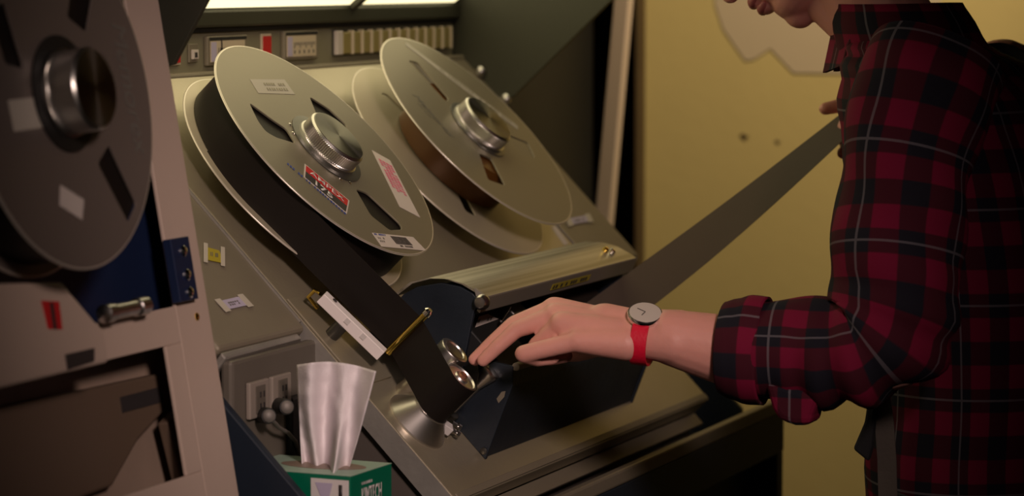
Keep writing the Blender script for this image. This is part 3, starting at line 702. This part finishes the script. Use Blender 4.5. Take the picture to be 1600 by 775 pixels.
# free span from the head housing up to the right hand
s0 = on_x(925, 508, .36); s1 = on_x(1013, 430, .40); s2 = on_x(1318, 196, .47)
n_ = 14; pts = []; wd = []
w0 = V.normalized() * .0262; w1 = (Vector((.80, .36, .50)).normalized()) * .0262
for k in range(n_ + 1):
    t = k / n_; p = s0.lerp(s2, t) + Vector((0, 0, -.006)) * math.sin(math.pi * t); pts.append(p); wd.append(w0.lerp(w1, t).normalized() * .0262)
ribbon('tape_span', pts, wd, Mt['tapeside'], mtp)['label'] = 'brown-grey free span of tape'

# ================================================================== LEFT MACHINE
S = .97
LA = R(9.8); L2V = Vector((0, math.sin(LA), math.cos(LA))); L2N = Vector((0, -math.cos(LA), math.sin(LA)))
LO = CAM + S * (Vector((-.70, -.05, 1.367)) - CAM)
def lk(u, v, n): return LO + U * (u * S) + L2V * (v * S) + L2N * (n * S)
lm = empty('tape_machine', (LO.x, LO.y + .3, 0), 'cream-framed upright tape machine with dark blue panel, blurred at far left', 'tape machine', 'open-reel video tape machines')
def lprism(name, poly, n0, n1, m, parent=None, bev=0): return prism(name, [lk(u, v, n0) for u, v in poly], L2N * ((n1 - n0) * S), m, parent or lm, bev)
def lrect(name, u0, u1, v0, v1, n0, n1, m, parent=None, bev=0): return lprism(name, [(u0, v0), (u1, v0), (u1, v1), (u0, v1)], n0, n1, m, parent, bev)
UL_, UR = -.45, .372; VT, VB = .62, -.95
fm = lrect('front_frame', .290, .354, VB, VT, -.004, .0, Mt['cream'], None, .001)
lprism('frame_edge', [(.3545, VB), (.372, VB), (.372, VT), (.3545, VT)], -.05, -.006, Mt['cream'], fm, .004)
lrect('front_frame', UL_, -.32, VB, VT, -.004, 0, Mt['cream'], None, .001)
lrect('lower_frame', -.32, .290, -.262, -.225, -.004, 0, Mt['cream'], None, .001)
lrect('lower_frame', -.32, .290, VB, -.392, -.004, 0, Mt['cream'], None, .001)
lrect('window_post', .257, .290, -.392, -.262, -.004, 0, Mt['cream'], None, .001)
lrect('top_frame', -.32, .290, .50, VT, -.03, 0, Mt['creamd'], None, .001)
lrect('side_lining', .346, .352, VB, VT, -.05, -.005, Mt['rack'])
bp = lrect('blue_panel', -.32, .345, -.24, .50, -.05, -.035, Mt['blue'], None, .001); bp['label'] = 'dark blue recessed panel'
# cabinet behind the face, resting on the floor
prism('cabinet', [lk(UL_, VT, -.05), lk(UL_, VB, -.05), Vector((lk(UL_, VB, -.05).x, lk(UL_, VB, -.05).y, 0)), Vector((lk(UL_, VB, 0).x, .55, 0)), Vector((lk(UL_, VB, 0).x, .55, lk(0, VT, 0).z))], (.80, 0, 0), Mt['creamd'], lm)
# hinge plate on the blue panel
hp = lrect('hinge_plate', .284, .322, -.222, -.158, -.0, .010, Mt['blue'], None, .001)
for v_ in (-.172, -.196, -.214): lathe('hinge_screw', lk(.304, v_, .010), L2N, [(.0055, 0), (.0055, .002), (.003, .004)], Mt['chrome'], hp, 16)
lathe('roller_bar', lk(.125, -.2175, .012), U, [(.005, 0), (.0088, .002), (.0088, .016), (.0072, .017), (.0072, .062), (.0088, .063), (.0088, .080), (.005, .084)], Mt['steel'], None or lm, 32)
wd_ = lprism('wedge_cover', [(-.32, -.150), (.030, -.180), (.090, -.232), (.090, -.262), (-.32, -.262)], .0, .03, Mt['cream'], None, .003); wd_['label'] = 'cream wedge shaped cover'
rl = lprism('red_tag', [(-.012, -.193), (.018, -.197), (.016, -.2225), (-.008, -.2195)], .030, .0308, Mt['red'], wd_)
lprism('red_tag_line', [(.001, -.196), (.007, -.197), (.006, -.2215), (.000, -.2205)], .0308, .0311, Mt['ink'], rl)
lprism('name_plate', [(.013, -.2455), (.066, -.2455), (.062, -.2575), (.013, -.2595)], .0305, .0315, Mt['ink'], wd_)
# window with a cream bracket behind
wn = lrect('window_recess', -.32, .345, -.47, -.245, -.060, -.055, Mt['glass']); wn['label'] = 'dark window opening'
bk = lprism('bracket', [(-.10, -.283), (.296, -.290), (.318, -.292), (.316, -.321), (.235, -.348), (.170, -.385), (-.10, -.392)], -.052, -.034, Mt['bracket'], wn, .003)
lprism('bracket_slot', [(.210, -.303), (.292, -.303), (.292, -.3185), (.210, -.3185)], -.034, -.033, Mt['ink'], bk)
lprism('bracket_leg', [(.275, -.338), (.305, -.328), (.312, -.400), (.285, -.402)], -.034, -.022, Mt['bracket'], wn, .002)
lprism('window_sticker', [(.262, -.272), (.295, -.272), (.295, -.280), (.262, -.280)], -.054, -.052, Mt['paper'], wn)
lathe('frame_screw', lk(.330, -.240, 0), L2N, [(.004, 0), (.004, .001), (.002, .002)], Mt['gold'], fm, 16)
# its reel
RL = Matrix((U, L2V, L2N)).transposed()
gapL = .0547 * S
rL = .160 * S
def sc2(P, k=S): return [(x * k, y * k) for x, y in P]
WL = [sc2([(.042, -.066), (.068, -.050), (.102, -.108), (.080, -.124)]), sc2([(-.09, .03), (-.06, .025), (-.075, .085), (-.10, .075)]), sc2([(.03, .07), (.06, .055), (.09, .10), (.06, .118)])]
LC0 = (.004, -.012)
r3, f3, b3 = reel('tape_reel', lk(*LC0, .022), RL, 'mauve-grey tape reel on the blurred cream-framed machine at far left', rL, WL, [], Mt['reeld'], Mt['reeld'], .148 * S, Mt['tape'], gapL)
zL = gapL
def PL(u_, v_): return Vector(((u_ - LC0[0]) * S, (v_ - LC0[1]) * S, zL + .0012))
for c4, m_, lb_ in (([(-.034, -.111), (.001, -.127), (.010, -.109), (-.027, -.093)], Mt['paper'], 'small white paper label'), ([(-.090, -.042), (-.029, -.040), (-.035, -.013), (-.092, -.014)], Mt['tapecl'], 'tan paper label')):
    q = prism('label', [PL(*c) for c in c4], (0, 0, .0003), m_, f3); q['label'] = lb_
text_on('maker_name', 'Memorex', PL(.112, .05), PL(.118, -.075), PL(.137, .05), Mt['greyink'], f3, .0002, .2)
lathe('spindle', lk(*LC0, -.035), L2N, [(.07, 0), (.07, .04), (.0385, .045), (.0385, .112)], Mt['hubring'], lm, 64)
lathe('spindle_ring', lk(*LC0, .0785), L2N, [(.052, 0), (.052, .0014), (.044, .0018)], Mt['rack'], lm, 64)
lock_knob(lk(*LC0, .081), L2N, lm, .037, .030)

# ================================================================== TISSUE BOX
A = on_x(548, 745, -.352)
yaw = R(-2.9); bx = Vector((math.cos(yaw), math.sin(yaw), 0)); by = Vector((-math.sin(yaw), math.cos(yaw), 0)); BL, BW = .0905, .140; BH = A.z - .8485
tb = empty('tissue_box', A + bx * BL / 2 + by * BW / 2 - Vector((0, 0, BH)), 'green box of laboratory wipes with one sticking up, left of the deck', 'tissue box')
bm = bmesh.new(); frame_box(bm, A + bx * BL / 2 + by * BW / 2 - Vector((0, 0, BH / 2)), (bx, by, XYZ[2]), (BL / 2, BW / 2, BH / 2), .0008)
from_bm('carton', bm, Mt['green'], tb)
Zv = Vector((0, 0, 1))
tpq = [A, A + bx * BL, A + bx * BL + by * BW, A + by * BW]
quad('carton_top', [p + Zv * .0002 for p in tpq], Mt['boxtop'], tb, .0005, Zv)
sl = A + bx * BL * .52 + by * BW * .40 + Zv * .0009
prism('slot', [sl + bx * (.022 * math.cos(t)) + by * (.048 * math.sin(t)) for t in [2 * math.pi * i / 28 for i in range(28)]], Zv * .0003, Mt['creamd'], tb)
# end face towards the left machine: white panel with a numeral
fo = -bx * .0006
wp = quad('end_panel', [A + by * .002 - Zv * .004 + fo * .4, A + by * .045 - Zv * .004 + fo * .4, A + by * .045 - Zv * .075 + fo * .4, A + by * .002 - Zv * .075 + fo * .4], Mt['white'], tb, .0005, -bx)
text_on('numeral', '1', A + by * .013 - Zv * .026 + fo * 1.8, A + by * .009 - Zv * .026 + fo * 1.8, A + by * .013 - Zv * .009 + fo * 1.8, Mt['ink'], wp, .0002, 0, .03)
sq = quad('pattern', [A + by * .020 - Zv * .008 + fo * 1.8, A + by * .040 - Zv * .008 + fo * 1.8, A + by * .030 - Zv * .03 + fo * 1.8, A + by * .026 - Zv * .03 + fo * 1.8], Mt['lav'], wp, .0002, -bx)
fo2 = -by * .0006
def sf(s, z): return A + bx * s - Zv * z + fo2
text_on('brand_lettering', 'KIMTECH', sf(.022, .032), sf(.066, .032), sf(.022, .015), Mt['white'], tb, .0003, 0, .02)
strokes('small_lettering', sf(.022, .0125), sf(.046, .0125), sf(.022, .0085), 1, Mt['white'], tb, .0003, .7, 15, 7)
quad('brand_bar', [sf(.022, .044), sf(.066, .044), sf(.066, .036), sf(.022, .036)], Mt['white'], tb, .0003, -by)
# the wipe
bm = bmesh.new(); nu, nv = 60, 40; grid = []
BLp = on_x(468, 738, -.30); BRp = on_x(541, 742, -.30)
for j in range(nv + 1):
    t = j / nv; row = []
    xl = 473 - 7 * math.sin(t * 1.3) + (-3 * t); xr = 541 + 46 * t ** .9; yl = 735 - 165 * t; yr = 742 - 162 * t
    for i in range(nu + 1):
        s = i / nu; x = xl + (xr - xl) * s; y = yl + (yr - yl) * s - 9 * t * math.sin(math.pi * s) * t
        fold = .0125 * math.sin(s * 15 + t * 1.8 + .8 * math.sin(3 * t)) * (.55 + .45 * (1 - t)) + .009 * math.sin(s * 6.5 - t * 2.4) + .002 * noise.noise(Vector((s * 9, t * 9, 0)))
        if .58 < s < .78 and t < .55: fold -= .018 * math.sin((s - .58) / .2 * math.pi) * (1 - t / .55)
        p = on_x(x, y, -.305 + fold); row.append(bm.verts.new(p))
    grid.append(row)
for j in range(nv):
    for i in range(nu): bm.faces.new((grid[j][i], grid[j][i + 1], grid[j + 1][i + 1], grid[j + 1][i]))
ws = from_bm('wipe', bm, Mt['tissue'], tb, True); ws['label'] = 'crumpled white wipe standing out of the slot'
so = ws.modifiers.new('s', 'SOLIDIFY'); so.thickness = .0006
# ================================================================== PERSON
BC_ = .27
pn = empty('person', (BC_, -.74, 0), 'person in red and navy plaid shirt leaning over the deck, threading tape by hand', 'person')
bm = bmesh.new()
def ell(c, ax, hs, seg=20):
    r = bmesh.ops.create_uvsphere(bm, u_segments=seg, v_segments=seg // 2 + 2, radius=1)
    m4 = Matrix((ax[0] * hs[0], ax[1] * hs[1], ax[2] * hs[2])).transposed().to_4x4(); m4.translation = Vector(c)
    bmesh.ops.transform(bm, matrix=m4, verts=r['verts'])
def cap(p0, p1, r0, r1, k=None):
    """tapered capsule with round ends"""
    p0, p1 = Vector(p0), Vector(p1); d = (p1 - p0); L = d.length; d = d / L
    prof = [(0, -r0)] + [(r0 * math.cos(t), -r0 * math.sin(t)) for t in (1.2, .8, .4)] + [(r0, 0), (r1, L)] + [(r1 * math.cos(t), L + r1 * math.sin(t)) for t in (.4, .8, 1.2)] + [(0, L + r1)]
    lathe_bm(bm, p0, d, prof, 18, cap=False)
def chain(pts, rad):
    for i in range(len(pts) - 1): cap(pts[i], pts[i + 1], rad[i], rad[i + 1])
X3 = lambda x, y, X: on_x(x, y, X)
SH_L = X3(1428, 150, .06); EL_L = X3(1392, 545, -.02); WR = X3(1000, 518, -.060)
SH_R = Vector((.48, SH_L.y, SH_L.z)); EL_R = Vector((.56, -.74, 1.06)); HR = X3(1392, 222, .47)
NB = X3(1420, 70, BC_)
chest = X3(1512, 250, BC_); waist = X3(1528, 700, BC_)
# torso and legs (kept just inside the clothes)
ell(chest, XYZ, (.145, .09, .12)); ell((BC_, waist.y, 1.0), XYZ, (.125, .088, .17)); ell((BC_, waist.y - .005, .87), XYZ, (.125, .088, .10))
ell(NB - Vector((0, .035, .085)), XYZ, (.125, .055, .05))
for sx, fy in ((-1, .03), (1, -.03)):
    hpj = Vector((BC_ + sx * .09, waist.y - .01, .86)); kn = Vector((BC_ + sx * .10, waist.y + .02 + fy, .47)); ak = Vector((BC_ + sx * .105, waist.y - .02 + fy, .09))
    chain([hpj, kn, ak], [.072, .053, .038]); cap(ak + Vector((0, -.02, -.045)), ak + Vector((0, .13, -.055)), .036, .030)
chain([SH_L, EL_L], [.052, .042]); chain([SH_R, EL_R, HR], [.052, .042, .026])
# left forearm
chain([EL_L, X3(1250, 552, -.03), X3(1130, 546, -.04), X3(1048, 527, -.055)], [.044, .045, .0375, .030])
for dx in (-1, 1):      # wrist is broader than thick
    off_ = Vector((.70, .05, .50)).normalized() * (.0075 * dx)
    chain([X3(1060, 527, -.055) + off_, X3(985, 519, -.060) + off_, X3(940, 516, -.062) + off_ * 1.6], [.0245, .0205, .0215])
# left hand
MC = dict(i=X3(866, 484, -.046), m=X3(868, 494, -.062), r=X3(878, 507, -.080), p=X3(902, 533, -.094))
for k, r in (('i', .0145), ('m', .0145), ('r', .0140), ('p', .0125)):
    cap(X3(960, 516, -.062) + (MC[k] - MC['m']) * .55, MC[k], .0185, r)
chain([MC['i'], X3(803, 507, -.058), X3(768, 538, -.068), X3(742, 562, -.074)], [.0125, .0098, .0088, .0075])
chain([MC['m'], X3(807, 515, -.075), X3(776, 543, -.084), X3(755, 563, -.088)], [.0120, .0092, .0082, .0072])
chain([MC['r'], X3(838, 540, -.080), X3(858, 560, -.066), X3(884, 556, -.060)], [.0115, .0095, .0085, .0078])
chain([MC['p'], X3(818, 553, -.108), X3(840, 562, -.092), X3(864, 560, -.080)], [.0108, .0098, .0080, .0072])
chain([X3(945, 530, -.045), X3(900, 545, -.030), X3(862, 552, -.035), X3(845, 558, -.045)], [.0175, .0145, .0105, .0085])
cap(X3(955, 528, -.075), X3(905, 532, -.088), .0165, .0135)
# right hand closing on the tape
Hc = X3(1372, 208, .478)
chain([HR, Hc], [.024, .022])
ell(Hc + Vector((0, .012, 0)), XYZ, (.02, .04, .036))
for k, (q0, q1, q2) in enumerate((((1360, 178, .490), (1318, 164, .480), (1289, 170, .470)), ((1362, 192, .50), (1340, 178, .500), (1326, 172, .500)), ((1364, 215, .495), (1338, 226, .490), (1322, 232, .476)), ((1362, 228, .485), (1334, 240, .480), (1317, 239, .468)))):
    chain([X3(*q0), X3(*q1), X3(*q2)], [.0105, .0092, .0078])
chain([X3(1368, 215, .46), X3(1348, 206, .448), X3(1334, 200, .452)], [.0125, .0105, .0088])
# neck and head
up = Vector((.0, .70, .714)).normalized(); fw = Vector((-.05, .714, -.70)).normalized(); sd = fw.cross(up).normalized(); HAX = (sd, fw, up)
chin = X3(1246, 41, BC_)
hc = chin + up * .112 - fw * .072
cap(NB - Vector((0, 0, .02)), hc - up * .05 - fw * .035, .056, .054)
ell(hc + up * .035 - fw * .012, HAX, (.076, .092, .088), 28)          # skull
ell(hc - up * .035 + fw * .030, HAX, (.058, .058, .070), 24)          # face
ell(hc - up * .085 + fw * .040, HAX, (.044, .040, .030), 20)          # jaw
ell(chin + up * .010 - fw * .012, HAX, (.022, .018, .019), 16)        # chin
cap(hc - up * .088 + fw * .045, hc - up * .03 - fw * .03 + sd * .055, .022, .016); cap(hc - up * .088 + fw * .045, hc - up * .03 - fw * .03 - sd * .055, .022, .016)
cap(hc - up * .090 + fw * .03, NB + Vector((0, .035, .01)), .026, .040)
cap(hc + up * .010 + fw * .088, hc - up * .030 + fw * .104, .007, .011); ell(hc - up * .032 + fw * .098, HAX, (.016, .011, .009), 12)   # nose
for s_ in (-1, 1):
    ell(hc + up * .015 + fw * .082 + sd * .030 * s_, HAX, (.020, .010, .008), 12)   # brow
    ell(hc - up * .015 + fw * .066 + sd * .040 * s_, HAX, (.020, .018, .016), 12)   # cheek
    ell(hc - up * .012 - fw * .012 + sd * .078 * s_, HAX, (.006, .017, .030), 14)   # ear
ell(hc - up * .058 + fw * .085, HAX, (.022, .012, .008), 14); ell(hc - up * .072 + fw * .081, HAX, (.020, .012, .008), 14)  # lips base
me = bpy.data.meshes.new('body'); bmesh.ops.recalc_face_normals(bm, faces=bm.faces); bm.to_mesh(me); bm.free()
tmp = bpy.data.objects.new('tmp', me); COL.objects.link(tmp)
rm = tmp.modifiers.new('r', 'REMESH'); rm.mode = 'VOXEL'; rm.voxel_size = .0024; rm.use_smooth_shade = True
sm = tmp.modifiers.new('s', 'SMOOTH'); sm.factor = .5; sm.iterations = 5
dg = bpy.context.evaluated_depsgraph_get(); dg.update(); bme = bpy.data.meshes.new_from_object(tmp.evaluated_get(dg)); bpy.data.objects.remove(tmp)
body = link('body', bme, Mt['skin'], pn, True)
# lips, eyes, hair
for k, (dz, df, nm) in enumerate(((-.0575, .0915, 'upper_lip'), (-.0700, .0885, 'lower_lip'))):
    b2_ = bmesh.new(); c = hc + up * dz + fw * df
    tube_bm(b2_, [c - sd * .024 - fw * .012, c - sd * .014 - fw * .003, c, c + sd * .014 - fw * .003, c + sd * .024 - fw * .012], [.002, .0058, .0068, .0058, .002], 12)
    from_bm(nm, b2_, Mt['lips'], pn, True)
for s_ in (-1, 1): lathe('eye', hc + up * .002 + fw * .070 + sd * .031 * s_, fw, [(0, 0), (.008, .002), (.011, .008), (.008, .0125), (.004, .0145), (0, .015)], Mt['eye'], pn, 20)
hbm = bmesh.new(); r = bmesh.ops.create_uvsphere(hbm, u_segments=48, v_segments=32, radius=1)
for v in hbm.verts:
    q = v.co.copy(); n__ = 1 + .03 * noise.noise(q * 6)
    v.co = hc + up * (.042 + q.z * .096 * n__) - fw * .018 + fw * (q.y * .096 * n__) + sd * (q.x * .084 * n__)
bmesh.ops.bisect_plane(hbm, geom=hbm.verts[:] + hbm.edges[:] + hbm.faces[:], plane_co=hc + up * .012 + fw * .01, plane_no=(up * .75 - fw * .66), clear_inner=True)
from_bm('hair', hbm, Mt['hair'], pn, True)

# --- clothes: tubes with UV in metres for the tartan
def cloth(name, C, rx, ry, axr, parent, seg=64, m='plaid', wr=.0, uoff=0, voff=0, closed=False, th=.0016, foldf=None, sub=4):
    """C centres, rx/ry half widths along axr frames (a,b per ring)"""
    # densify
    PC, RX, RY, AX = [], [], [], []
    for i in range(len(C) - 1):
        for k in range(sub):
            t = k / sub
            p0, p1, p2, p3 = C[max(i - 1, 0)], C[i], C[i + 1], C[min(i + 2, len(C) - 1)]
            q = .5 * ((2 * p1) + (p2 - p0) * t + (2 * p0 - 5 * p1 + 4 * p2 - p3) * t * t + (3 * p1 - p0 - 3 * p2 + p3) * t ** 3)
            PC.append(q); st = t * t * (3 - 2 * t); RX.append(rx[i] * (1 - st) + rx[i + 1] * st); RY.append(ry[i] * (1 - st) + ry[i + 1] * st)
            AX.append((axr[i][0].lerp(axr[i + 1][0], t).normalized(), axr[i][1].lerp(axr[i + 1][1], t).normalized()))
    PC.append(C[-1]); RX.append(rx[-1]); RY.append(ry[-1]); AX.append(axr[-1])
    bm = bmesh.new(); uvl = bm.loops.layers.uv.new('UVMap'); rings = []; L = 0; Ls = []
    rbar = sum(RX) / len(RX)
    for i, p in enumerate(PC):
        if i: L += (p - PC[i - 1]).length
        Ls.append(L); ring = []
        for k in range(seg):
            t = 2 * math.pi * k / seg; d = AX[i][0] * (RX[i] * math.cos(t)) + AX[i][1] * (RY[i] * math.sin(t))
            q = p + d; nn = noise.noise(q * 9) * wr + noise.noise(q * 22 + Vector((3, 1, 7))) * wr * .4
            if foldf: nn += foldf(L, t, q)
            ring.append(bm.verts.new(q + d.normalized() * nn))
        rings.append(ring)
    for i in range(len(rings) - 1):
        for k in range(seg):
            f = bm.faces.new((rings[i][k], rings[i][(k + 1) % seg], rings[i + 1][(k + 1) % seg], rings[i + 1][k]))
            cu = 2 * math.pi * rbar / seg
            for lp_, (uu, vv) in zip(f.loops, ((k, i), (k + 1, i), (k + 1, i + 1), (k, i + 1))): lp_[uvl].uv = (uu * cu + uoff, Ls[vv] + voff)
    if closed: bm.faces.new(rings[0])
    me = bpy.data.meshes.new(name); bm.to_mesh(me); bm.free()
    o = link(name, me, Mt[m], parent, True)
    s = o.modifiers.new('s', 'SOLIDIFY'); s.thickness = th; s.offset = 1
    return o
ax_body = (Vector((1, 0, 0)), Vector((0, 1, 0)))
shirt_c = [Vector((BC_, waist.y - .01, .80)), Vector((BC_, waist.y, .92)), X3(1532, 600, BC_), X3(1530, 430, BC_), X3(1512, 280, BC_), X3(1490, 170, BC_), X3(1465, 110, BC_), X3(1440, 80, BC_), X3(1420, 62, BC_)]
sh = cloth('shirt', shirt_c, [.172, .165, .162, .175, .188, .195, .175, .115, .078], [.125, .122, .120, .128, .130, .118, .098, .080, .068], [ax_body] * 9, pn, 96, wr=.006)
def aframe(d, hint=Vector((1, 0, 0))):
    d = d.normalized(); a = (hint - d * hint.dot(d)).normalized(); return (a, d.cross(a).normalized())
SL = [X3(1462, 96, .085), X3(1442, 150, .055), X3(1417, 250, .035), X3(1407, 350, .015), X3(1402, 440, .0), X3(1388, 515, -.015), X3(1350, 548, -.022), X3(1290, 550, -.028), X3(1225, 548, -.032), X3(1170, 546, -.036), X3(1140, 545, -.038)]
fr_ = [aframe(SL[min(i + 1, len(SL) - 1)] - SL[max(i - 1, 0)]) for i in range(len(SL))]
def sfold(L, t, q):
    e = math.exp(-((L - .34) / .07) ** 2); return .007 * e * math.sin(L * 190 + 1.5 * math.cos(t)) * (.5 + .5 * math.cos(t - 1.6)) + .003 * math.sin(L * 60 + t * 2)
sl1 = cloth('sleeve', SL, [.062, .070, .068, .066, .065, .066, .064, .060, .054, .048, .045], [.072, .074, .070, .068, .067, .064, .057, .052, .052, .050, .046], fr_, sh, 72, wr=.006, foldf=sfold, sub=8, closed=True)
CF = [X3(1196, 549, -.035), X3(1172, 547, -.036), X3(1150, 546, -.037), X3(1132, 545, -.038)]
cf = cloth('cuff', CF, [.050, .052, .050, .046], [.054, .055, .051, .047], [aframe(CF[-1] - CF[0])] * 4, sh, 60, wr=.005, uoff=.02, voff=.03, sub=4, th=.003)
hgp = [X3(x, y, -.075) for x, y in ((1192, 596), (1225, 600), (1280, 618), (1268, 650), (1266, 666), (1240, 666), (1216, 658), (1205, 640))]
hg = mesh('cuff_flap', hgp + [p + Vector((.045, 0, 0)) for p in hgp], [tuple(range(8)), tuple(range(15, 7, -1))] + [(i, 8 + i, 8 + (i + 1) % 8, (i + 1) % 8) for i in range(8)], Mt['plaid'], sh)
_me = hg.data; _uv = _me.uv_layers.new(name='UVMap')
for lp_ in _me.loops: c_ = _me.vertices[lp_.vertex_index].co; _uv.data[lp_.index].uv = (c_.y + c_.x * .3, c_.z)
bv = hg.modifiers.new('b', 'BEVEL'); bv.width = .008; bv.segments = 3
SR = [Vector((.415, SH_R.y, SH_R.z - .01)), Vector((.475, SH_R.y - .005, SH_R.z - .03)), (SH_R + EL_R) / 2 + Vector((0, -.01, 0)), EL_R + Vector((0, -.01, .03)), EL_R.lerp(HR, .25) + Vector((0, 0, -.005)), EL_R.lerp(HR, .5)]
fr2_ = [aframe(SR[min(i + 1, len(SR) - 1)] - SR[max(i - 1, 0)]) for i in range(len(SR))]
cloth('sleeve', SR, [.062, .068, .064, .064, .056, .048], [.062, .068, .064, .066, .056, .048], fr2_, sh, 56, wr=.005, sub=6, closed=True)
ncv = (hc - up * .05 - fw * .035) - NB
CL = [NB + Vector((0, -.008, -.014)), NB + Vector((0, .004, .016)), NB + Vector((0, .014, .046))]
cloth('collar', CL, [.082, .076, .070], [.086, .080, .070], [ax_body] * 3, sh, 60, wr=.003, th=.003, voff=.02)
for s_ in (-1, 1):
    c = NB + Vector((s_ * .03, .072, .0)); q = [c + Vector((s_ * .035, -.030, .035)), c + Vector((-s_ * .018, .012, .030)), c + Vector((-s_ * .008, .022, -.032)), c + Vector((s_ * .035, -.012, -.022))]
    o_ = mesh('collar_point', q + [p + Vector((s_ * .002, -.005, 0)) for p in q], [(0, 1, 2, 3), (7, 6, 5, 4), (0, 4, 5, 1), (1, 5, 6, 2), (2, 6, 7, 3), (3, 7, 4, 0)], Mt['plaid'], sh)
    _uv = o_.data.uv_layers.new(name='UVMap')
    for lp_ in o_.data.loops: c_ = o_.data.vertices[lp_.vertex_index].co; _uv.data[lp_.index].uv = (c_.y + c_.x, c_.z)
# trousers, shoes
tc_ = bmesh.new()
for sx, fy in ((-1, .03), (1, -.03)):
    h_ = Vector((BC_ + sx * .085, waist.y - .01, .90)); k_ = Vector((BC_ + sx * .10, waist.y + .02 + fy, .47)); a_ = Vector((BC_ + sx * .105, waist.y - .02 + fy, .07))
    tube_bm(tc_, [h_, h_.lerp(k_, .3), h_.lerp(k_, .65), k_, k_.lerp(a_, .5), a_], [.098, .097, .086, .075, .068, .066], 28)
from_bm('trousers', tc_, Mt['trouser'], pn, 60)
for sx, fy in ((-1, .03), (1, -.03)):
    a_ = Vector((BC_ + sx * .105, waist.y - .02 + fy, 0)); pr2 = [(-.075, 0), (.19, 0), (.195, .03), (.17, .055), (.06, .09), (.05, .12), (-.07, .12), (-.08, .05)]
    prism('shoe', [a_ + Vector((-.045, y, z)) for y, z in pr2], (.09, 0, 0), Mt['rubber'], pn, .012)
# hanging strap and dark cloth at the waist
ribbon('waist_strap', [X3(x, y, .10) for x, y in ((1374, 604), (1382, 660), (1386, 720), (1388, 800))], [Vector((0, .0105, 0))] * 4, Mt['strap'], pn, .002)
dcp = [X3(x, y, .09) for x, y in ((1358, 605), (1372, 605), (1366, 660), (1362, 700), (1356, 722), (1332, 702), (1350, 660))]
prism('dark_cloth_tie', dcp, (.012, 0, 0), Mt['apron'], pn, .003)

# ================================================================== WATCH
wc = X3(1008, 491, -.070); wn_ = Vector((-.46, -.22, .86)).normalized()
wt = empty('wristwatch', wc, 'round silver wristwatch with a bright red leather strap on the left wrist', 'watch')
lathe('watch_case', wc - wn_ * .006, wn_, [(.0165, 0), (.0190, .003), (.0190, .007), (.0178, .0085)], Mt['chrome'], wt, 48)
lathe('watch_dial', wc + wn_ * .0022, wn_, [(.0170, 0), (.0170, .0006), (.013, .001)], Mt['dial'] if 'dial' in Mt else Mt.setdefault('dial', mat('watch_dial', (.66, .58, .52), .25, .1, coat=.5)), wt, 48)
for a_, l_ in ((.6, .010), (2.2, .007)):
    bm = bmesh.new(); a0_ = wn_.orthogonal().normalized(); b0_ = wn_.cross(a0_); d_ = a0_ * math.cos(a_) + b0_ * math.sin(a_)
    frame_box(bm, wc + wn_ * .0034 + d_ * l_ / 2, (d_, wn_.cross(d_), wn_), (l_ / 2, .0004, .0002)); from_bm('watch_hand', bm, Mt['ink'], wt)
fa = (X3(1048, 527, -.055) - X3(985, 519, -.060)).normalized()
sc_ = X3(1008, 525, -.058); pv = []; 
wa = (wn_ - fa * wn_.dot(fa)).normalized(); wb_ = fa.cross(wa).normalized()
n_ = 64; ps = []
bm = bmesh.new(); rws = []
for k in range(n_):
    t = 2 * math.pi * k / n_
    r_a = .0262; r_b = .0335
    q = sc_ + wa * (r_a * math.cos(t)) + wb_ * (r_b * math.sin(t)); o_ = (wa * math.cos(t) / r_a + wb_ * math.sin(t) / r_b).normalized()
    rws.append([bm.verts.new(q + fa * (s_ * .0088) + o_ * h_) for s_, h_ in ((-1, 0), (1, 0), (1, .0024), (-1, .0024))])
for k in range(n_):
    A_, B_ = rws[k], rws[(k + 1) % n_]
    for i in range(4): bm.faces.new((A_[i], A_[(i + 1) % 4], B_[(i + 1) % 4], B_[i]))
from_bm('watch_strap', bm, Mt['leather'], wt, 50)['label'] = 'red leather strap'
bq = sc_ - wa * .027 - wb_ * .010
bm = bmesh.new(); frame_box(bm, bq, (fa, wb_, wa), (.011, .006, .002), .001); from_bm('watch_buckle', bm, Mt['steel'], wt)
bm = bmesh.new(); frame_box(bm, bq - wa * .003 - wb_ * .004 + fa * .004, (fa, wb_, wa), (.0085, .011, .0013), .001); from_bm('strap_tail', bm, Mt['leather'], wt)
